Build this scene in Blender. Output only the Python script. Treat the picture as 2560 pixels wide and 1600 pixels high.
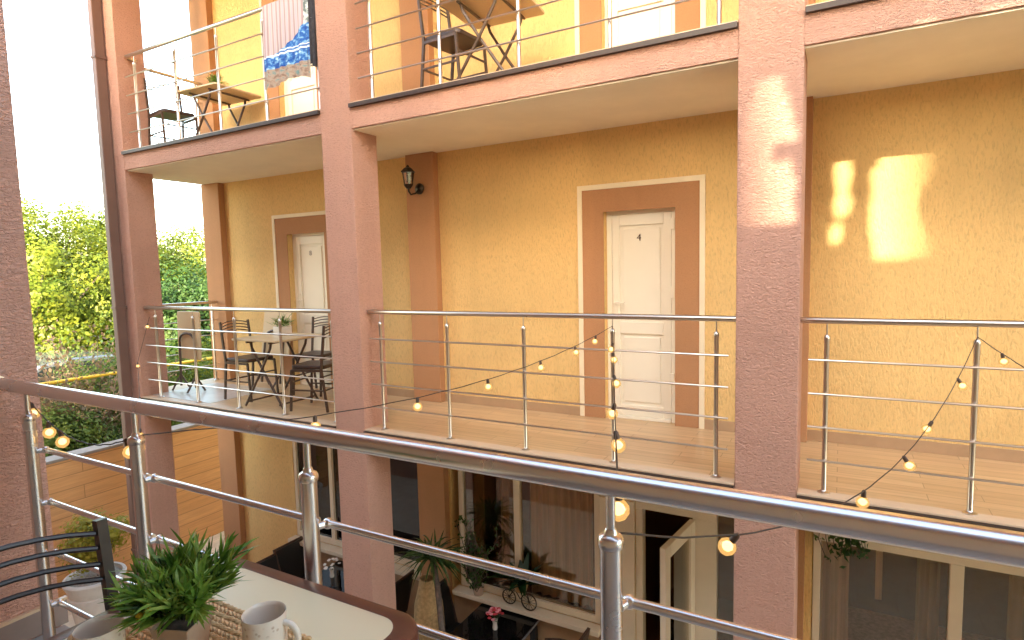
import bpy, bmesh, math, random
import numpy as np
from mathutils import Vector, Matrix
from math import sin, cos, pi, radians, sqrt

for o in list(bpy.data.objects): bpy.data.objects.remove(o, do_unlink=True)
scene = bpy.context.scene
COL = scene.collection
random.seed(7); rng = np.random.default_rng(7)

# ------------------------------------------------------------------ camera
CAMZ = 1.41
yaw, pitch, roll, FPX = -0.509393, -0.086277, -0.023903, 1478.747
fwd = Vector((sin(yaw)*cos(pitch), cos(yaw)*cos(pitch), sin(pitch)))
rgt = Vector((cos(yaw), -sin(yaw), 0)); upv = rgt.cross(fwd)
r2 = cos(roll)*rgt + sin(roll)*upv; u2 = -sin(roll)*rgt + cos(roll)*upv
cam_d = bpy.data.cameras.new('camera'); cam = bpy.data.objects.new('camera', cam_d); COL.objects.link(cam)
m = Matrix((r2, u2, -fwd)).transposed().to_4x4(); m.translation = (0, 0, CAMZ); cam.matrix_world = m
cam_d.sensor_fit = 'HORIZONTAL'; cam_d.sensor_width = 36; cam_d.lens = 36*FPX/2560
cam_d.clip_start = 0.02; cam_d.clip_end = 3000
scene.camera = cam

# ------------------------------------------------------------------ light
SUN_FROM = Vector((0.30, -1.0, 0.40)).normalized()
SUN_EL = math.asin(SUN_FROM.z); SUN_ROT = math.atan2(SUN_FROM.x, SUN_FROM.y)
w = bpy.data.worlds.new('World'); scene.world = w; w.use_nodes = True
wn = w.node_tree.nodes; wl = w.node_tree.links
sky = wn.new('ShaderNodeTexSky'); sky.sky_type = 'NISHITA'; sky.sun_disc = False
sky.sun_elevation = SUN_EL; sky.sun_rotation = SUN_ROT; sky.dust_density = 1.6; sky.air_density = 1.0; sky.ozone_density = 0.6
wb = wn.new('ShaderNodeMix'); wb.data_type = 'RGBA'; wb.blend_type = 'MULTIPLY'; wb.inputs[0].default_value = 1.0
wb.inputs[7].default_value = (1.0, 0.905, 0.765, 1)
wl.new(sky.outputs[0], wb.inputs[6]); wl.new(wb.outputs[2], wn['Background'].inputs[0])
wn['Background'].inputs[1].default_value = 0.15
sd = bpy.data.lights.new('sun', 'SUN'); sd.energy = 2.0; sd.angle = radians(0.7); sd.color = (1.0, 0.91, 0.76)
sun = bpy.data.objects.new('sun', sd); COL.objects.link(sun); sun.location = (6, -20, 14)
sun.rotation_euler = SUN_FROM.to_track_quat('Z', 'Y').to_euler()
vs = scene.view_settings
vs.view_transform = 'Standard'; vs.look = 'None'; vs.gamma = 1.0; vs.use_curve_mapping = False
vs.exposure = 3.7
scene.render.engine = 'CYCLES'
scene.cycles.max_bounces = 14; scene.cycles.diffuse_bounces = 11; scene.cycles.glossy_bounces = 6
scene.cycles.transparent_max_bounces = 16

# ------------------------------------------------------------------ object helpers
def tag(o, label=None, cat=None, group=None, kind=None):
    if label: o['label'] = label
    if cat: o['category'] = cat
    if group: o['group'] = group
    if kind: o['kind'] = kind
    return o

def thing(name, label, cat, loc=(0, 0, 0), rz=0.0, group=None):
    o = bpy.data.objects.new(name, None); COL.objects.link(o)
    o.empty_display_size = 0.1
    o.location = loc; o.rotation_euler = (0, 0, rz)
    return tag(o, label, cat, group)

class MB:
    """mesh collector"""
    def __init__(s): s.v = []; s.f = []
    def add(s, vs_, fs):
        b = len(s.v); s.v += [tuple(p) for p in vs_]; s.f += [tuple(i+b for i in f) for f in fs]; return s
    def box(s, x0, x1, y0, y1, z0, z1):
        return s.add([(x0,y0,z0),(x1,y0,z0),(x1,y1,z0),(x0,y1,z0),(x0,y0,z1),(x1,y0,z1),(x1,y1,z1),(x0,y1,z1)],
                     [(0,3,2,1),(4,5,6,7),(0,1,5,4),(1,2,6,5),(2,3,7,6),(3,0,4,7)])
    def bar(s, a, b, wx, wz, up=(0,0,1)):
        a = Vector(a); b = Vector(b); d = (b-a).normalized(); up = Vector(up)
        if abs(d.dot(up)) > 0.98: up = Vector((1,0,0))
        x = d.cross(up).normalized(); z = x.cross(d)
        c = [(-1,-1),(1,-1),(1,1),(-1,1)]
        vv = [a + x*(i*wx/2) + z*(j*wz/2) for i,j in c] + [b + x*(i*wx/2) + z*(j*wz/2) for i,j in c]
        return s.add(vv, [(0,1,2,3),(7,6,5,4),(0,4,5,1),(1,5,6,2),(2,6,7,3),(3,7,4,0)])
    def tube(s, pts, r, n=10, cap=True, radii=None):
        pts = [Vector(p) for p in pts]; k = len(pts)
        t0 = (pts[1]-pts[0]).normalized()
        ref = Vector((0,0,1)) if abs(t0.z) < 0.9 else Vector((1,0,0))
        x = t0.cross(ref).normalized(); rings = []
        for i, p in enumerate(pts):
            if i == 0: t = t0
            elif i == k-1: t = (pts[i]-pts[i-1]).normalized()
            else: t = ((pts[i+1]-p).normalized() + (p-pts[i-1]).normalized()).normalized()
            x = (x - t*x.dot(t)).normalized(); y = t.cross(x)
            rr = radii[i] if radii else r
            rings.append([p + x*(rr*cos(2*pi*j/n)) + y*(rr*sin(2*pi*j/n)) for j in range(n)])
        vv = [q for ring in rings for q in ring]; ff = []
        for i in range(k-1):
            for j in range(n):
                a = i*n+j; b = i*n+(j+1) % n
                ff.append((a, b, b+n, a+n))
        if cap:
            ff.append(tuple(range(n-1, -1, -1))); ff.append(tuple(range((k-1)*n, k*n)))
        return s.add(vv, ff)
    def lathe(s, prof, c=(0,0,0), n=24, close=False):
        vv = []; ff = []
        for r, z in prof:
            for j in range(n): vv.append((c[0]+r*cos(2*pi*j/n), c[1]+r*sin(2*pi*j/n), c[2]+z))
        for i in range(len(prof)-1):
            for j in range(n):
                a = i*n+j; b = i*n+(j+1) % n
                ff.append((a, b, b+n, a+n))
        ff.append(tuple(range(n-1, -1, -1))); k = len(prof)-1
        ff.append(tuple(range(k*n, k*n+n)))
        return s.add(vv, ff)
    def sphere(s, c, r, n=12, m_=8, sc=(1,1,1)):
        vv = [(c[0], c[1], c[2]-r*sc[2])]
        for i in range(1, m_):
            a = -pi/2 + pi*i/m_
            for j in range(n): vv.append((c[0]+r*sc[0]*cos(a)*cos(2*pi*j/n), c[1]+r*sc[1]*cos(a)*sin(2*pi*j/n), c[2]+r*sc[2]*sin(a)))
        vv.append((c[0], c[1], c[2]+r*sc[2])); ff = []
        for j in range(n): ff.append((0, 1+(j+1) % n, 1+j))
        for i in range(m_-2):
            for j in range(n):
                a = 1+i*n+j; b = 1+i*n+(j+1) % n
                ff.append((a, b, b+n, a+n))
        l = len(vv)-1
        for j in range(n): ff.append((l, 1+(m_-2)*n+j, 1+(m_-2)*n+(j+1) % n))
        return s.add(vv, ff)
    def prism(s, poly, h, o=(0,0,0), ax='z'):
        """extrude polygon (list of 2d) by h along axis; ax z: (x,y)->+z ; ax y: (x,z)->+y ; ax x: (y,z)->+x"""
        n = len(poly)
        def P(a, b, t):
            if ax == 'z': return (o[0]+a, o[1]+b, o[2]+t)
            if ax == 'y': return (o[0]+a, o[1]+t, o[2]+b)
            return (o[0]+t, o[1]+a, o[2]+b)
        vv = [P(a, b, 0) for a, b in poly] + [P(a, b, h) for a, b in poly]
        ff = [tuple(range(n-1, -1, -1)), tuple(range(n, 2*n))] + [(i, (i+1) % n, (i+1) % n+n, i+n) for i in range(n)]
        return s.add(vv, ff)

def wloc(o):
    v = Vector((0,0,0))
    while o is not None: v = v + o.location; o = o.parent
    return v

def part(name, mb, mt, parent=None, smooth=False, bevel=0.0, label=None, at=None, local=False, segs=2):
    """link mb as one mesh; vertices are given in world coordinates of the (unrotated) parent unless local"""
    off = wloc(parent) if (parent is not None and not local) else Vector((0,0,0))
    if at is not None: off = off + Vector(at)
    me = bpy.data.meshes.new(name)
    v = [(p[0]-off.x, p[1]-off.y, p[2]-off.z) for p in mb.v]
    me.from_pydata(v, [], mb.f); me.update()
    bm = bmesh.new(); bm.from_mesh(me); bmesh.ops.recalc_face_normals(bm, faces=bm.faces); bm.to_mesh(me); bm.free()
    if smooth:
        me.polygons.foreach_set('use_smooth', [True]*len(me.polygons))
        me.set_sharp_from_angle(angle=radians(40))
    for x in (mt if isinstance(mt, (list, tuple)) else [mt]): me.materials.append(x)
    o = bpy.data.objects.new(name, me); COL.objects.link(o)
    if parent is not None: o.parent = parent
    if at is not None: o.location = at
    if bevel:
        b = o.modifiers.new('bevel', 'BEVEL'); b.width = bevel; b.segments = segs; b.limit_method = 'ANGLE'; b.angle_limit = radians(50)
    if label: o['label'] = label
    return o

def copy_tree(o, parent=None):
    c = o.copy(); COL.objects.link(c); c.parent = parent
    for ch in list(o.children): copy_tree(ch, c)
    return c

def dup(root, loc, rz, label, group=None):
    c = copy_tree(root); c.location = loc; c.rotation_euler = (0, 0, rz); c['label'] = label
    if group: c['group'] = group
    return c

# ------------------------------------------------------------------ materials
def newmat(name):
    mt = bpy.data.materials.new(name); mt.use_nodes = True
    nt = mt.node_tree; return mt, nt, nt.nodes['Principled BSDF']

def nnode(nt, kind, **kw):
    n = nt.nodes.new(kind)
    for k, v in kw.items():
        if k.startswith('i_'): n.inputs[k[2:].replace('_', ' ')].default_value = v
        else: setattr(n, k, v)
    return n

def coords(nt, scale=(1,1,1), out='Object', rot=(0,0,0)):
    tc = nt.nodes.new('ShaderNodeTexCoord'); mp = nt.nodes.new('ShaderNodeMapping')
    mp.inputs['Scale'].default_value = scale; mp.inputs['Rotation'].default_value = rot
    nt.links.new(tc.outputs[out], mp.inputs['Vector']); return mp.outputs[0]

def noise(nt, vec, scale, detail=3, rough=0.5, dist=0.0):
    n = nt.nodes.new('ShaderNodeTexNoise'); n.inputs['Scale'].default_value = scale
    n.inputs['Detail'].default_value = detail; n.inputs['Roughness'].default_value = rough
    n.inputs['Distortion'].default_value = dist
    if vec is not None: nt.links.new(vec, n.inputs['Vector'])
    return n.outputs['Fac']

def ramp(nt, fac, stops, interp='LINEAR'):
    r = nt.nodes.new('ShaderNodeValToRGB'); r.color_ramp.interpolation = interp
    e = r.color_ramp.elements
    while len(e) < len(stops): e.new(0.5)
    for i, (p, c) in enumerate(stops):
        e[i].position = p; e[i].color = (c, c, c, 1) if not isinstance(c, tuple) else (c[0], c[1], c[2], 1)
    nt.links.new(fac, r.inputs[0]); return r.outputs[0]

def mixc(nt, fac, a, b, mode='MIX'):
    n = nt.nodes.new('ShaderNodeMix'); n.data_type = 'RGBA'; n.blend_type = mode
    for i, x in ((0, fac), (6, a), (7, b)):
        if isinstance(x, (int, float)): n.inputs[i].default_value = x
        elif isinstance(x, tuple): n.inputs[i].default_value = (x[0], x[1], x[2], 1)
        else: nt.links.new(x, n.inputs[i])
    return n.outputs[2]

def math_(nt, op, a, b=0.0, c=None):
    n = nt.nodes.new('ShaderNodeMath'); n.operation = op
    for i, x in enumerate((a, b, c)):
        if x is None: continue
        if isinstance(x, (int, float)): n.inputs[i].default_value = x
        else: nt.links.new(x, n.inputs[i])
    return n.outputs[0]

def bump(nt, bs, h, strength=0.5, dist=0.01, prev=None):
    b = nt.nodes.new('ShaderNodeBump'); b.inputs['Strength'].default_value = strength; b.inputs['Distance'].default_value = dist
    nt.links.new(h, b.inputs['Height'])
    if prev is not None: nt.links.new(prev, b.inputs['Normal'])
    nt.links.new(b.outputs[0], bs.inputs['Normal']); return b.outputs[0]

def simple(name, col, rough=0.5, metal=0.0, var=0.0, vscale=8.0, bumpd=0.0, bscale=80.0, spec=0.5, coat=0.0):
    mt, nt, bs = newmat(name)
    bs.inputs['Roughness'].default_value = rough; bs.inputs['Metallic'].default_value = metal
    bs.inputs['Specular IOR Level'].default_value = spec
    if coat: bs.inputs['Coat Weight'].default_value = coat
    if var:
        f = noise(nt, coords(nt), vscale, 4, 0.6)
        c = mixc(nt, ramp(nt, f, [(0.3, 0.0), (0.7, 1.0)]), tuple(x*(1-var) for x in col), tuple(min(1, x*(1+var)) for x in col))
        nt.links.new(c, bs.inputs['Base Color'])
    else: bs.inputs['Base Color'].default_value = (*col, 1)
    if bumpd: bump(nt, bs, noise(nt, coords(nt), bscale, 3), 0.5, bumpd)
    return mt

def plaster(name, col, scale=(1,1,1), nscale=60, depth=0.006, strength=0.8, rough=0.85, stain=0.08, dist=1.2, groove=0.45):
    mt, nt, bs = newmat(name); bs.inputs['Roughness'].default_value = rough; bs.inputs['Specular IOR Level'].default_value = 0.25
    h = noise(nt, coords(nt, scale), nscale, 3, 0.55, dist)
    hh = ramp(nt, h, [(0.35, 0.0), (0.65, 1.0)])
    big = noise(nt, coords(nt), 1.1, 5, 0.6)
    c = mixc(nt, ramp(nt, big, [(0.3, 0.0), (0.7, 1.0)]), tuple(x*(1-stain) for x in col), tuple(x*(1+stain) for x in col))
    stk = noise(nt, coords(nt, (5, 5, 0.5)), 1.0, 4, 0.6)
    c = mixc(nt, ramp(nt, stk, [(0.50, 0.0), (0.75, 0.35)]), c, tuple(x*0.8 for x in col))
    fine = noise(nt, coords(nt), 220, 2)
    c = mixc(nt, ramp(nt, fine, [(0.3, 0.12), (0.7, 0.0)]), c, tuple(x*0.6 for x in col))
    c = mixc(nt, ramp(nt, h, [(0.34, groove), (0.50, 0.0)]), c, tuple(x*0.72 for x in col))
    nt.links.new(c, bs.inputs['Base Color'])
    bump(nt, bs, hh, strength, depth); return mt

M = {}
M['gallery'] = simple('taupe_gallery_wall', (0.47, 0.44, 0.40), 0.8, var=0.08, vscale=2)
M['pink'] = plaster('pink_plaster', (0.665, 0.37, 0.265), (1, 1, 1.9), 44, 0.012, 0.85)
M['near_pink'] = plaster('pink_plaster_heavy', (0.64, 0.375, 0.29), (1, 1, 2.2), 40, 0.012, 0.8)
M['yellow'] = plaster('yellow_plaster', (0.785, 0.53, 0.215), (1, 1, 0.28), 80, 0.005, 0.75, stain=0.06, dist=0.6, groove=0.6)
M['brown'] = plaster('brown_paint', (0.46, 0.235, 0.11), (1, 1, 1), 120, 0.0015, 0.3)
M['cream'] = simple('cream_trim', (0.82, 0.70, 0.48), 0.6, var=0.04, vscale=5)
M['white_door'] = simple('white_upvc', (0.84, 0.78, 0.62), 0.32, var=0.02, vscale=3)
M['frame_cream'] = simple('cream_upvc', (0.70, 0.60, 0.44), 0.35, var=0.04, vscale=4)
M['soffit'] = simple('soffit_paint', (0.90, 0.83, 0.66), 0.8, var=0.06, vscale=1.6, bumpd=0.001, bscale=60)
M['dark_drip'] = simple('dark_drip_edge', (0.045, 0.026, 0.018), 0.5, var=0.25, vscale=20)
M['nosing'] = simple('floor_nosing_tile', (0.60, 0.44, 0.29), 0.45, var=0.06, vscale=6)
M['pipe'] = simple('brown_sheet_metal', (0.17, 0.092, 0.066), 0.55, var=0.1, vscale=3)
M['skirt'] = simple('skirting_tile', (0.42, 0.27, 0.15), 0.4, var=0.1, vscale=5)
M['skirt_grey'] = simple('grey_skirting_tile', (0.22, 0.17, 0.15), 0.4, var=0.15, vscale=5)
M['black_metal'] = simple('black_painted_metal', (0.030, 0.021, 0.018), 0.35, var=0.25, vscale=30)
M['bronze_metal'] = simple('brown_painted_metal', (0.075, 0.045, 0.030), 0.38, var=0.25, vscale=30)
M['seat_pad'] = simple('brown_vinyl', (0.05, 0.028, 0.020), 0.4, var=0.2, vscale=20)
M['black_weave'] = simple('black_rattan', (0.012, 0.010, 0.009), 0.5, var=0.3, vscale=60, bumpd=0.003, bscale=160)
M['rattan_rim'] = simple('dark_brown_rattan', (0.075, 0.040, 0.025), 0.5, var=0.3, vscale=50, bumpd=0.002, bscale=160)
M['black_glass'] = simple('black_glass_top', (0.006, 0.005, 0.005), 0.06, spec=0.5)
M['laminate'] = simple('cream_laminate', (0.74, 0.68, 0.46), 0.28, var=0.025, vscale=3)
M['laminate_tan'] = simple('tan_laminate', (0.62, 0.47, 0.27), 0.35, var=0.05, vscale=3)
M['edge_brown'] = simple('mahogany_edge', (0.115, 0.040, 0.028), 0.3, var=0.12, vscale=12)
M['ceramic'] = simple('white_ceramic', (0.74, 0.68, 0.59), 0.15, coat=0.4)
M['pot_white'] = simple('whitewashed_pot', (0.62, 0.56, 0.49), 0.6, var=0.10, vscale=8, bumpd=0.002, bscale=40)
M['pot_tan'] = simple('tan_planter', (0.42, 0.31, 0.225), 0.5, var=0.12, vscale=14, bumpd=0.001, bscale=90)
M['soil'] = simple('soil', (0.07, 0.05, 0.035), 0.95, var=0.5, vscale=60, bumpd=0.01, bscale=60)
M['pebbles'] = simple('pebbles', (0.30, 0.27, 0.23), 0.8, var=0.5, vscale=50, bumpd=0.012, bscale=50)
M['bark'] = simple('bark', (0.10, 0.07, 0.05), 0.9, var=0.4, vscale=20, bumpd=0.01, bscale=40)
M['dry_twig'] = simple('dry_twig', (0.20, 0.14, 0.10), 0.9, var=0.3, vscale=20)
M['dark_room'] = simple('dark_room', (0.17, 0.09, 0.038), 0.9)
M['socket'] = simple('brown_bakelite', (0.07, 0.036, 0.02), 0.4)
M['cord'] = simple('black_cord', (0.035, 0.022, 0.015), 0.6)
M['yellow_paint'] = simple('yellow_pipe_paint', (0.75, 0.50, 0.05), 0.4, var=0.06, vscale=4)
M['grey_cap'] = simple('concrete_cap', (0.26, 0.22, 0.19), 0.85, var=0.15, vscale=6, bumpd=0.002)
M['petal_white'] = simple('white_petal', (0.80, 0.76, 0.70), 0.6)
M['petal_red'] = simple('red_petal', (0.50, 0.035, 0.045), 0.6, var=0.3, vscale=60)
M['petal_pink'] = simple('pink_petal', (0.75, 0.30, 0.32), 0.6)
M['petal_yellow'] = simple('yellow_petal', (0.62, 0.46, 0.03), 0.6, var=0.2, vscale=90)
M['tan_wicker'] = simple('tan_wicker', (0.40, 0.25, 0.10), 0.6, var=0.3, vscale=30, bumpd=0.003, bscale=90)
M['lamp_bronze'] = simple('aged_bronze', (0.05, 0.035, 0.022), 0.35, metal=0.7, var=0.3, vscale=40)
M['car_paint'] = simple('silver_car_paint', (0.20, 0.22, 0.25), 0.25, metal=0.6, coat=0.6)
M['car_glass'] = simple('car_glass', (0.02, 0.025, 0.03), 0.05)
M['rubber'] = simple('tyre_rubber', (0.015, 0.015, 0.015), 0.8)
M['shed_wall'] = simple('pale_render', (0.55, 0.55, 0.52), 0.8, var=0.1, vscale=2)
M['shed_roof'] = simple('grey_sheet_roof', (0.34, 0.36, 0.37), 0.5, var=0.1, vscale=2)
M['dark_cloth'] = simple('dark_grey_cloth', (0.035, 0.030, 0.032), 0.9, var=0.35, vscale=30)
M['grey_plastic'] = simple('grey_plastic', (0.25, 0.24, 0.23), 0.5)
M['numeral'] = simple('dark_numeral', (0.10, 0.05, 0.02), 0.5)
M['numeral_grey'] = simple('grey_numeral', (0.42, 0.38, 0.32), 0.5)

def steel_mat(name, rough, col=(0.76, 0.74, 0.72)):
    mt, nt, bs = newmat(name); bs.inputs['Metallic'].default_value = 1.0
    bs.inputs['Base Color'].default_value = (*col, 1)
    f = noise(nt, coords(nt, (1, 1, 1)), 7, 4, 0.6)
    r = nt.nodes.new('ShaderNodeMapRange'); r.inputs[3].default_value = rough*0.95; r.inputs[4].default_value = rough*1.05
    nt.links.new(f, r.inputs[0]); nt.links.new(r.outputs[0], bs.inputs['Roughness'])
    return mt
M['steel'] = steel_mat('brushed_steel', 0.27)
M['steel_far'] = steel_mat('satin_steel', 0.28, (0.60, 0.54, 0.47))

def glass_mat(name, refl=1.0):
    mt, nt, bs = newmat(name); out = nt.nodes['Material Output']; nt.nodes.remove(bs)
    tr = nt.nodes.new('ShaderNodeBsdfTransparent'); tr.inputs[0].default_value = (0.93, 0.87, 0.76, 1)
    gl = nt.nodes.new('ShaderNodeBsdfGlossy'); gl.inputs['Roughness'].default_value = 0.01
    fr = nt.nodes.new('ShaderNodeFresnel'); fr.inputs[0].default_value = 1.5
    f2 = math_(nt, 'MULTIPLY_ADD', fr.outputs[0], 1.6*refl, 0.03*refl)
    mx = nt.nodes.new('ShaderNodeMixShader'); nt.links.new(f2, mx.inputs[0])
    nt.links.new(tr.outputs[0], mx.inputs[1]); nt.links.new(gl.outputs[0], mx.inputs[2]); nt.links.new(mx.outputs[0], out.inputs[0]); return mt
M['glass'] = glass_mat('window_glass')
M['sun_dim_glass'] = glass_mat('sun_dim_glass'); M['sun_dim_glass'].node_tree.nodes['Transparent BSDF'].inputs[0].default_value = (0.80, 0.78, 0.74, 1)  # tint added to weaken the sun patches, used only in the roof screen

def wood_planks(name, c1, c2, mortar, bw, rh, along='x', rough=0.4, mort=0.003, gscale=(3, 60, 60)):
    mt, nt, bs = newmat(name); bs.inputs['Roughness'].default_value = rough
    tc = nt.nodes.new('ShaderNodeTexCoord'); sp = nt.nodes.new('ShaderNodeSeparateXYZ'); cb = nt.nodes.new('ShaderNodeCombineXYZ')
    nt.links.new(tc.outputs['Object'], sp.inputs[0])
    a, b = {'x': (0, 1), 'yz': (1, 2), 'xz': (0, 2)}[along]
    nt.links.new(sp.outputs[a], cb.inputs[0]); nt.links.new(sp.outputs[b], cb.inputs[1])
    br = nt.nodes.new('ShaderNodeTexBrick'); br.offset = 0.37; br.inputs['Scale'].default_value = 1.0
    br.inputs['Brick Width'].default_value = bw; br.inputs['Row Height'].default_value = rh; br.inputs['Mortar Size'].default_value = mort
    br.inputs['Mortar Smooth'].default_value = 0.3; br.inputs['Bias'].default_value = 0.0
    br.inputs['Color1'].default_value = (*c1, 1); br.inputs['Color2'].default_value = (*c2, 1); br.inputs['Mortar'].default_value = (*mortar, 1)
    nt.links.new(cb.outputs[0], br.inputs['Vector'])
    mp = nt.nodes.new('ShaderNodeMapping'); mp.inputs['Scale'].default_value = (gscale[0], gscale[1], 1)
    nt.links.new(cb.outputs[0], mp.inputs[0])
    g = noise(nt, mp.outputs[0], 1.0, 5, 0.6, 0.8)
    c = mixc(nt, ramp(nt, g, [(0.35, 0.50), (0.7, 0.0)]), br.outputs[0], tuple(x*0.62 for x in c1))
    nt.links.new(c, bs.inputs['Base Color'])
    bump(nt, bs, br.outputs['Fac'], -0.4, 0.002); return mt
M['floor'] = wood_planks('wood_look_tile', (0.61, 0.40, 0.205), (0.72, 0.50, 0.275), (0.34, 0.21, 0.10), 0.75, 0.105, 'x', 0.34, 0.0028, (1.7, 34, 1))
M['plank_wall'] = wood_planks('plank_cladding', (0.66, 0.34, 0.135), (0.74, 0.40, 0.17), (0.34, 0.17, 0.07), 1.25, 0.185, 'yz', 0.55, 0.006, (2, 30, 1))
M['paving'] = wood_planks('courtyard_paving', (0.72, 0.60, 0.44), (0.77, 0.65, 0.49), (0.50, 0.41, 0.30), 0.42, 0.42, 'x', 0.5, 0.005, (6, 6, 1))
M['pale_floor'] = wood_planks('pale_tile', (0.62, 0.58, 0.52), (0.66, 0.61, 0.55), (0.5, 0.46, 0.40), 0.45, 0.45, 'x', 0.3, 0.003, (4, 4, 1))
M['near_floor'] = wood_planks('grey_floor_tile', (0.38, 0.35, 0.33), (0.44, 0.41, 0.38), (0.25, 0.23, 0.21), 0.45, 0.45, 'x', 0.35, 0.004, (5, 5, 1))
M['ground'] = simple('grassy_soil', (0.09, 0.10, 0.04), 0.95, var=0.5, vscale=2.5, bumpd=0.03, bscale=12)

def leaf_mat(name, cols, scale=2.5, trans=0.42, rough=0.5):
    mt, nt, bs = newmat(name); out = nt.nodes['Material Output']
    f = noise(nt, coords(nt), scale, 4, 0.65)
    k = len(cols); st = [(0.30 + 0.40*i/(k-1), cols[i]) for i in range(k)]
    c = ramp(nt, f, st)
    at_ = nt.nodes.new('ShaderNodeAttribute'); at_.attribute_name = 'leafvar'
    c = mixc(nt, at_.outputs['Fac'], mixc(nt, 0.6, c, (0.6, 0.6, 0.55), 'MULTIPLY'), c)
    nt.links.new(c, bs.inputs['Base Color']); bs.inputs['Roughness'].default_value = rough
    bs.inputs['Specular IOR Level'].default_value = 0.35
    tl = nt.nodes.new('ShaderNodeBsdfTranslucent'); nt.links.new(c, tl.inputs[0])
    mx = nt.nodes.new('ShaderNodeMixShader'); mx.inputs[0].default_value = trans
    nt.links.new(bs.outputs[0], mx.inputs[1]); nt.links.new(tl.outputs[0], mx.inputs[2]); nt.links.new(mx.outputs[0], out.inputs[0]); return mt
M['leaf_lime'] = leaf_mat('lime_leaves', [(0.08, 0.14, 0.012), (0.20, 0.25, 0.018), (0.33, 0.33, 0.028)])
M['leaf_mid'] = leaf_mat('mid_leaves', [(0.05, 0.11, 0.016), (0.13, 0.20, 0.028), (0.24, 0.28, 0.04)])
M['leaf_dark'] = leaf_mat('dark_leaves', [(0.025, 0.07, 0.016), (0.06, 0.13, 0.026), (0.13, 0.19, 0.04)])
M['leaf_dry'] = leaf_mat('dry_leaves', [(0.12, 0.10, 0.035), (0.24, 0.16, 0.09), (0.30, 0.20, 0.13)])
M['leaf_gold'] = leaf_mat('golden_leaves', [(0.20, 0.22, 0.015), (0.38, 0.33, 0.03), (0.52, 0.38, 0.05)], 6)
M['grass_blade'] = leaf_mat('grass_blades', [(0.05, 0.15, 0.02), (0.16, 0.30, 0.04), (0.36, 0.47, 0.11)], 22, 0.25, 0.38)
M['palm_leaf'] = leaf_mat('palm_leaves', [(0.02, 0.05, 0.012), (0.05, 0.09, 0.02), (0.11, 0.15, 0.04)], 12, 0.25, 0.35)
M['broad_leaf'] = leaf_mat('broad_leaves', [(0.008, 0.03, 0.010), (0.015, 0.05, 0.014), (0.03, 0.08, 0.02)], 10, 0.2, 0.3)

def glow_mat(name, col, k, transp):
    mt, nt, bs = newmat(name); out = nt.nodes['Material Output']; nt.nodes.remove(bs)
    em = nt.nodes.new('ShaderNodeEmission'); em.inputs[0].default_value = (*col, 1); em.inputs[1].default_value = k
    if transp == 0: nt.links.new(em.outputs[0], out.inputs[0]); return mt
    tr = nt.nodes.new('ShaderNodeBsdfTransparent'); gl = nt.nodes.new('ShaderNodeBsdfGlossy'); gl.inputs['Roughness'].default_value = 0.05
    m1 = nt.nodes.new('ShaderNodeMixShader'); m1.inputs[0].default_value = transp; nt.links.new(em.outputs[0], m1.inputs[1]); nt.links.new(tr.outputs[0], m1.inputs[2])
    m2 = nt.nodes.new('ShaderNodeMixShader'); m2.inputs[0].default_value = 0.05; nt.links.new(m1.outputs[0], m2.inputs[1]); nt.links.new(gl.outputs[0], m2.inputs[2])
    nt.links.new(m2.outputs[0], out.inputs[0]); return mt
M['bulb'] = glow_mat('warm_glass_bulb', (1.0, 0.54, 0.15), 0.085, 0.30)
M['filament'] = glow_mat('glowing_filament', (1.0, 0.66, 0.26), 0.62, 0)


def weave_mat():
    mt, nt, bs = newmat('seagrass'); bs.inputs['Roughness'].default_value = 0.7
    f = noise(nt, coords(nt), 160, 3); g = noise(nt, coords(nt), 14, 3)
    c = mixc(nt, ramp(nt, f, [(0.3, 0.0), (0.7, 1.0)]), (0.50, 0.32, 0.15), (0.82, 0.60, 0.33))
    c = mixc(nt, ramp(nt, g, [(0.4, 0.0), (0.7, 0.30)]), c, (0.52, 0.33, 0.15)); nt.links.new(c, bs.inputs['Base Color'])
    bump(nt, bs, noise(nt, coords(nt), 400, 2), 0.5, 0.001); return mt
M['weave'] = weave_mat()

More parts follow.
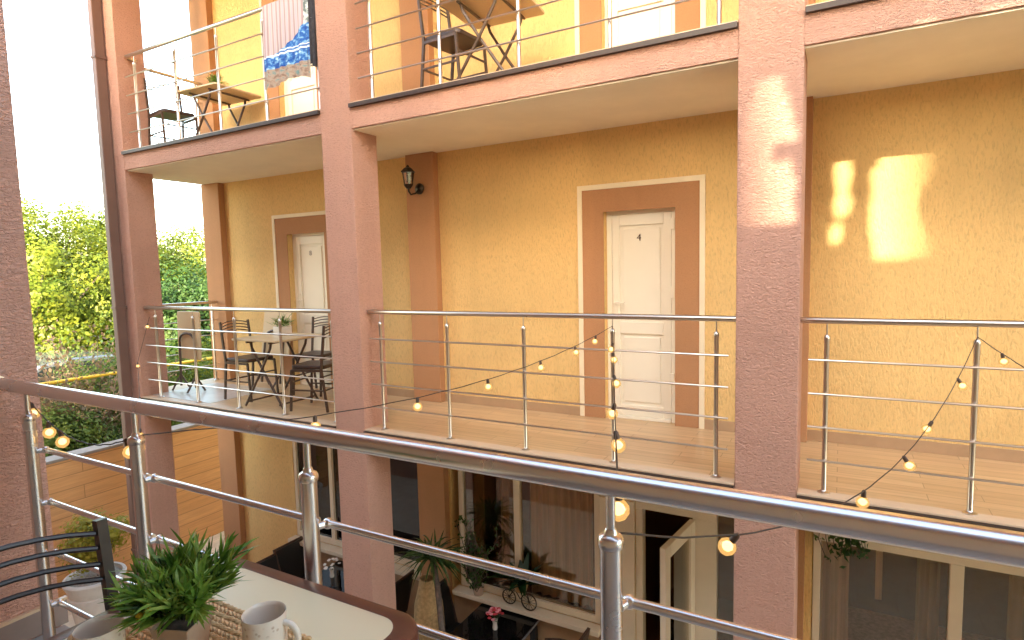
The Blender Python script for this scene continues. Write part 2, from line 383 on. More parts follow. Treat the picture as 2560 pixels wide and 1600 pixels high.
def mug_mat():
    mt, nt, bs = newmat('printed_ceramic'); bs.inputs['Roughness'].default_value = 0.16; bs.inputs['Coat Weight'].default_value = 0.3
    tc = nt.nodes.new('ShaderNodeTexCoord'); sp = nt.nodes.new('ShaderNodeSeparateXYZ'); nt.links.new(tc.outputs['Object'], sp.inputs[0])
    v = nt.nodes.new('ShaderNodeTexVoronoi'); v.inputs['Scale'].default_value = 34; nt.links.new(tc.outputs['Object'], v.inputs['Vector'])
    ring = ramp(nt, v.outputs['Distance'], [(0.22, 0.0), (0.27, 1.0), (0.40, 1.0), (0.46, 0.0)])
    v2 = nt.nodes.new('ShaderNodeTexVoronoi'); v2.inputs['Scale'].default_value = 95; nt.links.new(tc.outputs['Object'], v2.inputs['Vector'])
    dots = ramp(nt, v2.outputs['Distance'], [(0.25, 1.0), (0.35, 0.0)])
    band = ramp(nt, sp.outputs[2], [(0.048, 1.0), (0.058, 0.0)]); band2 = math_(nt, 'MULTIPLY', ramp(nt, sp.outputs[2], [(0.060, 0.0), (0.064, 1.0)]), ramp(nt, sp.outputs[2], [(0.076, 1.0), (0.079, 0.0)]))
    k = math_(nt, 'ADD', math_(nt, 'MULTIPLY', ring, band), math_(nt, 'MULTIPLY', dots, band2))
    rad = math_(nt, 'SQRT', math_(nt, 'ADD', math_(nt, 'MULTIPLY', sp.outputs[0], sp.outputs[0]), math_(nt, 'MULTIPLY', sp.outputs[1], sp.outputs[1])))
    k = math_(nt, 'MULTIPLY', k, ramp(nt, rad, [(0.0354, 0.0), (0.0358, 1.0)]))
    col = mixc(nt, noise(nt, coords(nt), 40, 2), (0.09, 0.03, 0.012), (0.42, 0.20, 0.07))
    c = mixc(nt, k, (0.72, 0.65, 0.56), col); nt.links.new(c, bs.inputs['Base Color']); return mt
M['mug'] = mug_mat()

def towel_mat():
    mt, nt, bs = newmat('printed_towel'); bs.inputs['Roughness'].default_value = 0.95
    tc = nt.nodes.new('ShaderNodeTexCoord'); sp = nt.nodes.new('ShaderNodeSeparateXYZ'); nt.links.new(tc.outputs['Object'], sp.inputs[0])
    x, z = sp.outputs[0], sp.outputs[2]          # object origin: rail top centre
    u = math_(nt, 'DIVIDE', math_(nt, 'ADD', x, 0.30), 0.60); v = math_(nt, 'DIVIDE', math_(nt, 'ADD', z, 0.72), 0.72)
    wv = nt.nodes.new('ShaderNodeTexWave'); wv.wave_type = 'BANDS'; wv.bands_direction = 'X'; wv.inputs['Scale'].default_value = 5.5
    wv.inputs['Distortion'].default_value = 0.6; nt.links.new(tc.outputs['Object'], wv.inputs['Vector'])
    stripes = ramp(nt, wv.outputs['Fac'], [(0.0, (0.36, 0.25, 0.25)), (0.35, (0.48, 0.38, 0.35)), (0.6, (0.56, 0.48, 0.42)), (1.0, (0.46, 0.39, 0.43))])
    ck = noise(nt, coords(nt, (18, 1, 26)), 1.0, 2, 0.6)
    blue = ramp(nt, ck, [(0.36, (0.015, 0.07, 0.30)), (0.50, (0.04, 0.16, 0.45)), (0.60, (0.20, 0.42, 0.62)), (0.72, (0.60, 0.72, 0.78))])
    tan = ramp(nt, ck, [(0.36, (0.26, 0.17, 0.12)), (0.52, (0.42, 0.32, 0.24)), (0.66, (0.18, 0.28, 0.25))])
    bound = math_(nt, 'ADD', 0.34, math_(nt, 'MULTIPLY', math_(nt, 'POWER', u, 2.2), 0.36))
    isblue = math_(nt, 'LESS_THAN', v, bound); istan = math_(nt, 'LESS_THAN', v, 0.17)
    wl_ = math_(nt, 'LESS_THAN', math_(nt, 'ABSOLUTE', math_(nt, 'SUBTRACT', v, 0.335)), 0.012)
    wl2 = math_(nt, 'LESS_THAN', math_(nt, 'ABSOLUTE', math_(nt, 'SUBTRACT', v, 0.375)), 0.008)
    c = mixc(nt, isblue, stripes, blue); c = mixc(nt, istan, c, tan)
    c = mixc(nt, math_(nt, 'MULTIPLY', math_(nt, 'MAXIMUM', wl_, wl2), isblue), c, (0.62, 0.70, 0.76))
    edge = math_(nt, 'GREATER_THAN', u, 0.90); e2 = math_(nt, 'GREATER_THAN', v, 0.62)
    c = mixc(nt, math_(nt, 'MULTIPLY', edge, e2), c, ramp(nt, ck, [(0.4, (0.16, 0.20, 0.18)), (0.6, (0.7, 0.74, 0.68))]))
    nt.links.new(c, bs.inputs['Base Color']); bump(nt, bs, noise(nt, coords(nt), 300, 2), 0.4, 0.002); return mt
M['towel'] = towel_mat()

def curtain_mat(name, col):
    mt, nt, bs = newmat(name); bs.inputs['Roughness'].default_value = 0.9
    f = noise(nt, coords(nt, (26, 26, 0.4)), 1.0, 2)
    c = mixc(nt, ramp(nt, f, [(0.35, 0.0), (0.65, 1.0)]), tuple(x*0.72 for x in col), col); nt.links.new(c, bs.inputs['Base Color']); return mt
M['curtain_olive'] = curtain_mat('olive_curtain', (0.42, 0.31, 0.12))
M['curtain_cream'] = curtain_mat('cream_curtain', (0.88, 0.76, 0.56))

# ------------------------------------------------------------------ foliage helper (many leaf faces, one mesh)
def leaves(name, P, N, size, mt, parent, aspect=0.55, label=None):
    """P (n,3) centres, N (n,3) leaf normals; diamond leaves with a slight fold"""
    n = len(P)
    N = N/np.linalg.norm(N, axis=1, keepdims=True)
    r = rng.normal(size=(n, 3)); t = np.cross(N, r); t /= np.linalg.norm(t, axis=1, keepdims=True); b = np.cross(N, t)
    s = size*(0.6+0.8*rng.random((n, 1)))
    a0 = P - t*s; a2 = P + t*s
    a1 = P + b*s*aspect + N*s*0.18; a3 = P - b*s*aspect + N*s*0.18
    V = np.stack([a0, a1, a2, a3], 1).reshape(-1, 3)
    off = wloc(parent); V = V - np.array(off)[None]
    me = bpy.data.meshes.new(name); me.vertices.add(4*n); me.vertices.foreach_set('co', V.ravel())
    me.loops.add(4*n); me.loops.foreach_set('vertex_index', np.arange(4*n))
    me.polygons.add(n); me.polygons.foreach_set('loop_start', np.arange(n)*4)
    me.update(calc_edges=True); me.validate()
    at_ = me.attributes.new('leafvar', 'FLOAT', 'FACE'); at_.data.foreach_set('value', rng.random(n).astype(np.float32))
    me.materials.append(mt); o = bpy.data.objects.new(name, me); COL.objects.link(o); o.parent = parent
    if label: o['label'] = label
    return o

def crown_points(c, rad, nclump, per, sig, lo=-1.0):
    c = np.array(c); rad = np.array(rad)
    d = rng.normal(size=(nclump, 3)); d /= np.linalg.norm(d, axis=1, keepdims=True)
    d[:, 2] = np.where(d[:, 2] < lo, -d[:, 2], d[:, 2])
    rr = (0.45 + 0.55*rng.random((nclump, 1))**0.6)
    C = c + d*rad*rr
    P = np.repeat(C, per, 0) + rng.normal(size=(nclump*per, 3))*sig*(0.6+0.8*np.repeat(rng.random((nclump, 1)), per, 0))
    N = (P - np.repeat(C, per, 0)) + 0.25*(P-c) + rng.normal(size=P.shape)*sig*0.45 + np.array([0, 0, sig*0.7])
    return P, N, C

# ------------------------------------------------------------------ setting: ground
G = -2.87
def struct(name, mb, mt):
    o = part(name, mb, mt); o['kind'] = 'structure'; return o
struct('ground', MB().add([(-400,-400,G-0.05),(400,-400,G-0.05),(400,400,G-0.05),(-400,400,G-0.05)], [(0,1,2,3)]), M['ground'])
struct('street_bank', MB().box(-120, -9.201, -60, 120, G-0.04, -1.45), M['ground'])
struct('courtyard_paving', MB().add([(-9.0,-2,G),(12,-2,G),(12,9,G),(-9.0,9,G)], [(0,1,2,3)]), M['paving'])

# ------------------------------------------------------------------ facing guest house
YF, YW = 3.90, 5.15
CX = [-7.41, -3.90, -0.395, 3.11, 6.615]; CW = 0.18
house = thing('guest_house', 'pink and yellow three storey guest house with open balconies facing across the courtyard', 'building', (0, YF, G))
for cx in CX:
    part('column', MB().box(cx-CW, cx+CW, YF, YF+0.32, G, 5.529), M['pink'], house, bevel=0.008)
for zf, nm in ((0.0, 'first'), (2.86, 'top')):
    bays = list(zip(CX[:-1], CX[1:]))
    sl = MB(); dr = MB(); so = MB(); fl = MB(); no = MB()
    for a, b in bays:
        x0, x1 = a+CW+0.001, b-CW-0.001
        sl.box(x0, x1, YF+0.006, YF+0.32, zf-0.21, zf-0.012)
        dr.box(x0+0.002, x1-0.002, YF-0.026, YF+0.10, zf-0.042, zf-0.010)
        so.box(x0, x1, YF+0.03, YF+0.325, zf-0.222, zf-0.211)
        no.box(x0+0.001, x1-0.001, YF-0.004, YF+0.10, zf-0.009, zf+0.004)
        fl.box(x0, x1, YF+0.101, YF+0.325, zf-0.010, zf)
    X0, X1 = CX[0]-CW, CX[-1]+CW
    sl.box(X0, X1, YF+0.3205, YW+0.2, zf-0.21, zf-0.012)
    so.box(X0+0.02, X1, YF+0.3255, YW-0.001, zf-0.222, zf-0.211)
    fl.box(X0, X1, YF+0.3255, YW+0.1, zf-0.010, zf)
    slab = part('balcony_slab', sl, M['pink'], house)
    part('drip_edge', dr, M['dark_drip'], slab)
    part('soffit', so, M['soffit'], slab)
    part('floor_tiles', fl, M['floor'], slab)
    part('nosing', no, M['nosing'], slab, bevel=0.002)
pale = MB().box(-7.22, -6.10, YF+0.11, YW-0.30, 0.0005, 0.004)
part('pale_floor_tiles', pale, M['pale_floor'], house)
part('roof', MB().box(-7.9, 7.1, 2.65, 9.0, 5.53, 5.529), M['pink'], house)  # unseen roof; eave widened to shade the top floor
part('side_wall', MB().box(7.0, 7.2, 5.3, 8.8, G, 5.529), M['pink'], house)
part('rear_wall', MB().box(-7.55, 7.1, 8.6, 8.8, G, 5.529), M['yellow'], house)
part('end_wall', MB().box(-7.59, -7.39, YW+0.2, 8.6, G, 5.529), M['yellow'], house)

DOORS = [(-6.06, -5.415), (-1.90, -1.255), (5.2, 5.85)]
DH = 1.925
def wall_with_doors(z0, ztop):
    mb = MB(); xs = CX[0]-CW
    for a, b in DOORS:
        mb.box(xs, a, YW, YW+0.2, z0, ztop); mb.box(a, b, YW, YW+0.2, z0+DH, ztop); xs = b
    mb.box(xs, CX[-1]+CW, YW, YW+0.2, z0, ztop); return mb
part('balcony_wall', wall_with_doors(0.001, 2.645), M['yellow'], house)
part('balcony_wall', wall_with_doors(2.861, 5.529), M['yellow'], house)
for cx in CX:
    for z0, z1 in ((G, -0.223), (0.001, 2.637), (2.861, 5.529)):
        part('pilaster', MB().box(cx-CW, cx+CW, YW-0.09, YW-0.0005, z0, z1), M['brown'], house, bevel=0.004)
for z0 in (0.001, 2.861):
    mb = MB()
    xs = [CX[0]+CW]
    cuts = sorted([(a-0.25, b+0.25) for a, b in DOORS] + [(c-CW, c+CW) for c in CX[1:]])
    x = CX[0]+CW
    for a, b in cuts:
        if a > x: part('skirting', MB().box(x, a, YW-0.012, YW-0.0005, z0, z0+0.085), M['skirt'], house)
        x = max(x, b)

def text_mesh(body, size, mt, parent, loc, ext=0.003):
    cu = bpy.data.curves.new('numeral', 'FONT'); cu.body = body; cu.size = size; cu.extrude = ext; cu.align_x = 'CENTER'; cu.align_y = 'CENTER'
    t = bpy.data.objects.new('numeral_src', cu); COL.objects.link(t)
    dg = bpy.context.evaluated_depsgraph_get(); me = bpy.data.meshes.new_from_object(t.evaluated_get(dg))
    COL.objects.unlink(t); bpy.data.objects.remove(t)
    me.materials.clear(); me.materials.append(mt); me.name = 'numeral'
    o = bpy.data.objects.new('numeral', me); COL.objects.link(o); o.parent = parent
    o.rotation_euler = (radians(90), 0, 0); o.location = Vector(loc) - wloc(parent); return o

def guest_door(a, b, z0, num, nmat):
    """surround, trim, recessed panelled leaf"""
    W = 0.205; T = 0.045; y = YW
    def U(x0, x1, zt, wd, y0, y1):
        mb = MB()
        mb.prism([(x0, z0), (x0+wd, z0), (x0+wd, zt-wd), (x1-wd, zt-wd), (x1-wd, z0), (x1, z0), (x1, zt), (x0, zt)], y1-y0, (0, y0, 0), 'y'); return mb
    sur = part('door_surround', U(a-W, b+W, z0+DH+0.18, W, y-0.010, y-0.0005), M['brown'], house)
    # surround top is 0.18 high: patch between lintel and door head handled by prism width
    part('door_trim', U(a-W-T, b+W+T, z0+DH+0.18+T, T, y-0.018, y-0.0007), M['cream'], sur, bevel=0.003)
    yl = y+0.075
    fr = MB().prism([(a, z0), (a+0.05, z0), (a+0.05, z0+DH-0.05), (b-0.05, z0+DH-0.05), (b-0.05, z0), (b, z0), (b, z0+DH), (a, z0+DH)], 0.06, (0, yl, 0), 'y')
    d = part('door', MB().box(a+0.052, b-0.052, yl+0.018, yl+0.05, z0+0.03, z0+DH-0.052), M['white_door'], house)
    part('door_frame', fr, M['white_door'], d, bevel=0.003)
    x0, x1 = a+0.052, b-0.052; zt = z0+DH-0.052
    st = MB()        # stiles and rails, proud of the leaf
    yy0, yy1 = yl+0.002, yl+0.0175
    sw = 0.07
    st.box(x0, x0+sw, yy0, yy1, z0+0.03, zt); st.box(x1-sw, x1, yy0, yy1, z0+0.03, zt)
    for r0, r1 in ((z0+0.03, z0+0.13), (z0+0.79, z0+0.90), (zt-0.10, zt)):
        st.box(x0+sw, x1-sw, yy0, yy1, r0, r1)
    part('door_rails', st, M['white_door'], d, bevel=0.004)
    pn = MB()
    for r0, r1 in ((z0+0.16, z0+0.76), (z0+0.93, zt-0.13)):
        pn.box(x0+sw+0.03, x1-sw-0.03, yl+0.008, yl+0.0178, r0, r1)
    part('door_panel', pn, M['white_door'], d, bevel=0.006)
    hd = MB().box(x0+0.020, x0+0.044, yl-0.006, yl+0.0015, z0+0.97, z0+1.16)
    hd.tube([(x0+0.032, yl-0.004, z0+1.08), (x0+0.032, yl-0.045, z0+1.08), (x0+0.13, yl-0.048, z0+1.08)], 0.008)
    part('handle', hd, M['white_door'], d, smooth=True)
    for zh in (0.35, 1.12, 1.72):
        part('hinge', MB().box(b-0.062, b-0.020, yl-0.014, yl-0.0005, z0+zh, z0+zh+0.10), M['white_door'], d, bevel=0.004)
    text_mesh(num, 0.085, nmat, d, ((a+b)/2-0.02, yl+0.006, z0+1.66))
    part('threshold', MB().box(a+0.0505, b-0.0505, yl-0.02, yl+0.0505, z0, z0+0.029), M['white_door'], d, bevel=0.003)
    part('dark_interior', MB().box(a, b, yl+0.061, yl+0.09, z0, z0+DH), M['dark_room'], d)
guest_door(*DOORS[0], 0.001, '8', M['numeral_grey']); guest_door(*DOORS[1], 0.001, '4', M['numeral'])
guest_door(*DOORS[0], 2.861, '8', M['numeral_grey']); guest_door(*DOORS[1], 2.861, '4', M['numeral'])

# ground storey facade
zt = -0.223
gw = MB()
gw.box(-7.59, -6.19, YW, YW+0.2, G, zt)
gw.box(-6.19, -4.09, YW, YW+0.2, G, -2.06); gw.box(-3.70, -1.97, YW, YW+0.2, G, -2.10)
gw.box(-6.19, -1.97, YW, YW+0.2, -0.55, zt); gw.box(-4.09, -3.70, YW, YW+0.2, G, -0.55)
gw.box(-1.97, 7.0, YW, YW+0.2, -0.75, zt); gw.box(1.9, 7.0, YW, YW+0.2, G, -0.75)
gw.box(-1.97, -1.62, YW+0.01, YW+0.2, G, -0.75)
gw.box(-0.16, 1.9, YW, YW+0.2, G, -2.06); gw.box(-0.60, -0.16, YW, YW+0.2, G, -0.75)
part('ground_floor_wall', gw, M['yellow'], house)
part('base_cladding', MB().box(-6.19, -4.09, YW-0.012, YW-0.0005, G, -2.12).box(-3.70, -1.97, YW-0.012, YW-0.0005, G, -2.14), M['skirt'], house)

def window(x0, x1, z0, z1, mulls, name='window', sill=True, fw=0.055):
    fr = MB(); y0, y1 = YW+0.005, YW+0.07
    fr.box(x0, x0+fw, y0, y1, z0, z1); fr.box(x1-fw, x1, y0, y1, z0, z1)
    fr.box(x0+fw, x1-fw, y0, y1, z0, z0+0.07); fr.box(x0+fw, x1-fw, y0, y1, z1-0.06, z1)
    for mx, mw in mulls: fr.box(mx-mw/2, mx+mw/2, y0-0.002, y1, z0+0.07, z1-0.06)
    wd = part('window', fr, M['frame_cream'], house, bevel=0.004)
    xs = [x0+fw] + [q for mx, mw in mulls for q in (mx-mw/2, mx+mw/2)] + [x1-fw]
    for i in range(0, len(xs), 2):
        part('pane', MB().box(xs[i]+0.0005, xs[i+1]-0.0005, YW+0.035, YW+0.041, z0+0.0705, z1-0.0605), M['glass'], wd)
    if sill: part('sill', MB().box(x0-0.03, x1+0.03, YW-0.13, YW+0.004, z0-0.05, z0-0.002), M['frame_cream'], wd, bevel=0.006)
    return wd
def curtain(x0, x1, z0, z1, mt, wd, y=YW+0.13, amp=0.022, wl_=0.11):
    mb = MB(); n = max(6, int((x1-x0)/0.018)); vv = []; ff = []
    for i in range(n+1):
        x = x0+(x1-x0)*i/n; yy = y+amp*sin(2*pi*x/wl_)+amp*0.5*sin(5.3*x/wl_)
        vv += [(x, yy, z0), (x, yy+0.01, z1)]
    for i in range(n): ff.append((2*i, 2*i+2, 2*i+3, 2*i+1))
    mb.add(vv, ff); return part('curtain', mb, mt, wd, smooth=True)
w1 = window(-6.19, -4.10, -2.01, -0.551, [(-5.53, 0.06), (-4.75, 0.06)])
curtain(-6.10, -5.42, -2.0, -0.56, M['curtain_olive'], w1); curtain(-5.4, -4.13, -2.0, -0.56, M['curtain_cream'], w1)
w2 = window(-3.60, -1.975, -2.05, -0.551, [(-2.88, 0.07)])
curtain(-3.50, -3.35, -2.0, -0.56, M['curtain_olive'], w2); curtain(-3.15, -2.90, -2.0, -0.56, M['curtain_olive'], w2)
curtain(-2.80, -2.10, -2.0, -0.56, M['curtain_cream'], w2, YW+0.16)
w3 = window(-0.155, 1.895, -2.05, -0.751, [(0.778, 0.085)])
curtain(-0.10, 0.10, -2.0, -0.76, M['curtain_cream'], w3); curtain(0.55, 0.70, -2.0, -0.76, M['curtain_olive'], w3); curtain(1.1, 1.8, -2.0, -0.76, M['curtain_olive'], w3)
curtain(0.30, 0.35, -1.45, -0.76, M['curtain_cream'], w3, YW+0.5, 0.004)  # pale strip drawn for the bright gap between the curtains
# entrance: cream side panel, open glazed door, fixed glazing
part('entrance_panel', MB().box(-1.965, -1.625, YW-0.03, YW+0.009, G, -0.751), M['frame_cream'], house, bevel=0.006)
ef = MB().box(-1.62, -1.555, YW+0.0, YW+0.10, G, -0.815).box(-1.105, -0.90, YW+0.0, YW+0.10, G, -0.815).box(-1.62, -0.90, YW+0.0, YW+0.10, -0.8145, -0.751)
dfrm = part('entrance_frame', ef, M['frame_cream'], house, bevel=0.004)
part('pane', MB().box(-0.8995, -0.6005, YW+0.05, YW+0.056, G+0.05, -0.76), M['glass'], dfrm)
hx, hy, fx, fy = -1.10, YW-0.01, -1.19, 4.50      # hinge and free edge of the open leaf
dv = Vector((fx-hx, fy-hy, 0)).normalized(); L_ = 0.66
def P(t, z, off=0.0):
    nrm = Vector((-dv.y, dv.x, 0)); p = Vector((hx, hy, 0)) + dv*t + nrm*off; return (p.x, p.y, z)
lf = MB()
def slab_(t0, t1, z0, z1, th=0.05, o=0.0):
    vv = [P(t0,z0,o-th/2),P(t1,z0,o-th/2),P(t1,z0,o+th/2),P(t0,z0,o+th/2),P(t0,z1,o-th/2),P(t1,z1,o-th/2),P(t1,z1,o+th/2),P(t0,z1,o+th/2)]
    return vv, [(0,3,2,1),(4,5,6,7),(0,1,5,4),(1,2,6,5),(2,3,7,6),(3,0,4,7)]
for q in ((0,0.10,G+0.02,-0.82),(L_-0.10,L_,G+0.02,-0.82),(0.1,L_-0.1,-0.93,-0.82),(0.1,L_-0.1,G+0.02,G+0.5)): lf.add(*slab_(*q))
leaf = part('open_door', lf, M['frame_cream'], house, bevel=0.005, label='glazed cream entrance door standing open towards the courtyard')
part('pane', MB().add(*slab_(0.1005, L_-0.1005, G+0.5005, -0.9305, 0.008)), M['glass'], leaf)
hh = MB().tube([P(L_-0.05, -1.85, 0.03), P(L_-0.05, -1.85, 0.07), P(L_-0.16, -1.85, 0.075)], 0.009)
part('handle', hh, M['white_door'], leaf, smooth=True)
# rooms behind
rm = MB()
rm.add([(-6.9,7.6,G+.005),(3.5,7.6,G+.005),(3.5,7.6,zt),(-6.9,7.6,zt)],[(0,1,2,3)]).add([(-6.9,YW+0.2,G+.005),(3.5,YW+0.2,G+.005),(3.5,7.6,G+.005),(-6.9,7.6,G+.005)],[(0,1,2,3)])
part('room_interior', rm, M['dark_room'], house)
bed = thing('bed', 'white bed seen through the dark ground floor window right of the right column', 'bed', (0.6, 6.0, G))
part('mattress', MB().box(0.0, 1.5, 5.55, 7.0, G+0.32, G+0.62), M['curtain_cream'], bed, bevel=0.06, segs=3)
part('bed_frame', MB().box(0.02, 1.48, 5.57, 6.98, G+0.10, G+0.3195).box(0.05,0.11,5.6,5.66,G+.005,G+.0995).box(1.39,1.45,5.6,5.66,G+.005,G+.0995), M['rattan_rim'], bed)

# downpipe beside the left end column
dp = thing('downpipe', 'dark brown square downpipe on the left end column of the guest house', 'downpipe', (-7.36, 3.84, G))
part('pipe', MB().box(-7.490, -7.405, 3.775, 3.885, G, 5.529), M['pipe'], dp, bevel=0.008)
for zz in (1.05, -1.9, 3.9):
    part('clip', MB().box(-7.497, -7.398, 3.768, 3.899, zz, zz+0.03), M['pipe'], dp, bevel=0.003)

# ------------------------------------------------------------------ facing railings
def far_railing(x0, x1, zf, posts, label, wall_left=True, bulge=True):
    y = YF+0.08
    t = thing('balcony_railing', label, 'railing', ((x0+x1)/2, y, zf), group='steel railings on the facing balconies')
    hz = zf+1.058
    pts = [(x0-0.03, y+0.14, hz)] if wall_left else []
    pts += [(x0, y+0.02, hz), (x0+0.03, y, hz), (x1, y, hz)]
    part('handrail', MB().tube(pts, 0.0195, 12), M['steel_far'], t, smooth=True)
    for px in posts:
        mb = MB().lathe([(0.0,0),(0.034,0.0),(0.034,0.006),(0.019,0.012),(0.0145,0.02),(0.0145,0.93),(0.017,0.935),(0.017,0.955),(0.010,0.968),(0.0045,0.972),(0.0045,1.045)], (px, y, zf+0.0035), 12)
        part('post', mb, M['steel_far'], t, smooth=True)
    for k, zr in enumerate((0.208, 0.413, 0.617, 0.822)):
        mb = MB().tube([(x0+0.04, y-0.030, zf+zr), (x1-0.04, y-0.030, zf+zr)], 0.0072, 8)
        for px in posts: mb.tube([(px, y-0.012, zf+zr), (px, y-0.032, zf+zr)], 0.0075, 8)
        part('rail', mb, M['steel_far'], t, smooth=True)
    return t
def posts_in(a): return [a+0.19+0.705*i for i in range(5)]
far_railing(-7.20, -4.09, 0, [-6.98, -6.27, -5.56, -4.86, -4.15], 'steel railing of the first floor balcony with the chairs and folding tables')
far_railing(-3.70, -0.585, 0, [-3.56, -2.84, -2.125, -1.41, -0.705], 'steel railing of the empty first floor balcony in front of the door marked 4')
far_railing(-0.205, 2.92, 0, [-0.07, 0.645, 1.36, 2.07, 2.78], 'steel railing right of the right pink column with a light string tied to a post', wall_left=False)
far_railing(-7.20, -4.09, 2.86, [-7.02, -6.27, -5.56, -4.86, -4.15], 'steel railing of the top floor balcony with a towel hung over it')
far_railing(-3.70, -0.585, 2.86, [-3.53, -2.82, -2.11, -1.41, -0.70], 'steel railing of the top floor balcony with crossed table legs behind it')
def side_railing(zf, label):
    x = -7.41
    t = thing('balcony_railing', label, 'railing', (x, 4.65, zf), group='steel railings on the facing balconies')
    part('handrail', MB().tube([(x, 4.23, zf+1.058), (x, YW-0.10, zf+1.058)], 0.0195, 12), M['steel_far'], t, smooth=True)
    for py in (4.98,):
        part('post', MB().lathe([(0.034,0.0),(0.034,0.006),(0.0145,0.02),(0.0145,0.95),(0.0045,0.97),(0.0045,1.04)], (x, py, zf+0.001), 12), M['steel_far'], t, smooth=True)
    for zr in (0.208, 0.413, 0.617, 0.822):
        part('rail', MB().tube([(x-0.03, 4.24, zf+zr), (x-0.03, YW-0.1, zf+zr)], 0.0058, 8), M['steel_far'], t, smooth=True)
side_railing(0, 'short steel railing closing the open left end of the first floor balcony')
side_railing(2.86, 'short steel railing closing the open left end of the top floor balcony')

# ------------------------------------------------------------------ wall lamp
lp = thing('wall_lamp', 'dark bronze carriage lamp with clear glass on the brown pilaster', 'wall lamp', (-3.93, 5.06, 2.25))
lx, ly = -3.96, 4.95
part('wall_plate', MB().lathe([(0.0,0),(0.058,0.0),(0.058,0.01),(0.03,0.03),(0.0,0.03)], (0,0,0), 16), M['lamp_bronze'], lp, smooth=True, local=True)
bpo = lp.children[0]; bpo.rotation_euler = (radians(90), 0, 0); bpo.location = (0.03, -0.001, 0.02)
part('arm', MB().tube([(-3.90,5.05,2.27),(-3.91,5.0,2.22),(-3.94,4.96,2.205),(lx,ly,2.24),(lx,ly,2.27)], 0.010, 8), M['lamp_bronze'], lp, smooth=True)
part('cup', MB().lathe([(0.0,0),(0.02,0.0),(0.045,0.03),(0.05,0.045),(0.0,0.045)], (lx,ly,2.265), 12), M['lamp_bronze'], lp, smooth=True)
part('lantern_glass', MB().lathe([(0.042,0),(0.058,0.12),(0.056,0.12),(0.040,0)], (lx,ly,2.311), 6), M['glass'], lp)
part('lamp_bulb', MB().sphere((lx,ly,2.37), 0.022, 10, 8, (1,1,1.6)), M['ceramic'], lp, smooth=True)
cage = MB()
for j in range(6):
    a = 2*pi*j/6; cage.tube([(lx+0.044*cos(a), ly+0.044*sin(a), 2.31), (lx+0.061*cos(a), ly+0.061*sin(a), 2.432)], 0.004, 6)
part('cage', cage, M['lamp_bronze'], lp)
part('cap', MB().lathe([(0.075,0),(0.078,0.008),(0.045,0.04),(0.02,0.055),(0.008,0.075),(0.0,0.08)], (lx,ly,2.432), 6), M['lamp_bronze'], lp)

# ------------------------------------------------------------------ the near guest house (the one we stand on)
near = thing('guest_house', 'pink plastered guest house wing at the left picture edge with a tiled balcony floor', 'building', (-2.9, 0.5, G))
NW = -2.775
part('side_wall', MB().box(-3.4, NW, -1.0, 1.11, G, 6.0), M['near_pink'], near, bevel=0.01)
part('skirting', MB().box(NW+0.0005, NW+0.016, -0.69, 1.128, 0.001, 0.10), M['skirt_grey'], near, bevel=0.003)
part('skirting', MB().box(NW+0.0005, NW+0.018, -0.69, 1.13, 0.1005, 0.112), M['nosing'], near)
part('balcony_floor', MB().box(NW+0.017, 9.0, -0.7, 1.11, -0.20, 0.0), M['near_floor'], near)
part('roof', MB().box(NW+0.001, 9.2, -1.2, 0.45, 2.72, 2.90), M['pink'], near)
part('wing', MB().box(-9.15, -3.401, -1.0, 1.0, G, 5.0), M['pink'], near)  # unseen mass, extended and raised to block sun and low sky
part('ground_floor_wall', MB().box(NW+0.001, 9.0, 0.3, 0.5, G, -0.2005), M['cream'], near)
part('gallery_wall', MB().box(NW+0.001, 9.0, -0.9, -0.7, -0.3, 2.7195), M['gallery'], near)
# added unseen screen on the roof; its three gaps shape the sun patches
hz0, hz1, hx0, hx1, hy0, hy1 = 2.901, 6.4, 0.20, 3.10, -0.84, -0.80
sun_mask = MB()
SUN_GAPS = [(0.85, 1.17, 3.52, 4.38), (1.70, 1.84, 3.93, 4.55), (1.96, 2.46, 3.80, 4.55)]
xs = hx0
for a, b, c, d in SUN_GAPS:
    sun_mask.box(xs, a, hy0, hy1, hz0, hz1); sun_mask.box(a, b, hy0, hy1, hz0, c); sun_mask.box(a, b, hy0, hy1, d, hz1); xs = b
sun_mask.box(xs, hx1, hy0, hy1, hz0, hz1)
def fill(a, b, c, d): sun_mask.box(a, b, hy0+0.004, hy1-0.004, c, d)  # filler strips that trim the gaps to the sun patch outlines
a, b, c, d = SUN_GAPS[2]                      # wide gap, stepped to the outline of the right wall patch
for k, (l, r) in enumerate([(0.03,0.47),(0.02,0.44),(0.0,0.32),(0.0,0.29),(0.0,0.28),(0.01,0.29),(0.01,0.33),(0.0,0.40),(0.05,0.46)]):
    z0_ = c+(d-c)*k/9; z1_ = c+(d-c)*(k+1)/9
    fill(a, a+l+0.001, z0_, z1_); fill(a+r, b, z0_, z1_)
a, b, c, d = SUN_GAPS[1]
for k, (l, r) in enumerate([(0.0,0.08),(0.0,0.09),(0.05,0.07),(0.03,0.13),(0.02,0.14),(0.04,0.12),(0.03,0.13),(0.02,0.14),(0.03,0.13)]):
    z0_ = c+(d-c)*k/9; z1_ = c+(d-c)*(k+1)/9
    fill(a, a+l+0.001, z0_, z1_); fill(a+r, b, z0_, z1_)
a, b, c, d = SUN_GAPS[0]
for k, (l, r) in enumerate([(0.01,0.32),(0.0,0.31),(0.0,0.32),(0.02,0.30),(0.0,0.20),(0.03,0.32),(0.05,0.30),(0.07,0.28),(0.10,0.25)]):
    z0_ = c+(d-c)*k/9; z1_ = c+(d-c)*(k+1)/9
    fill(a, a+l+0.001, z0_, z1_); fill(a+r, b, z0_, z1_)
sh_ = part('sun_screen', sun_mask, M['pink'], near)
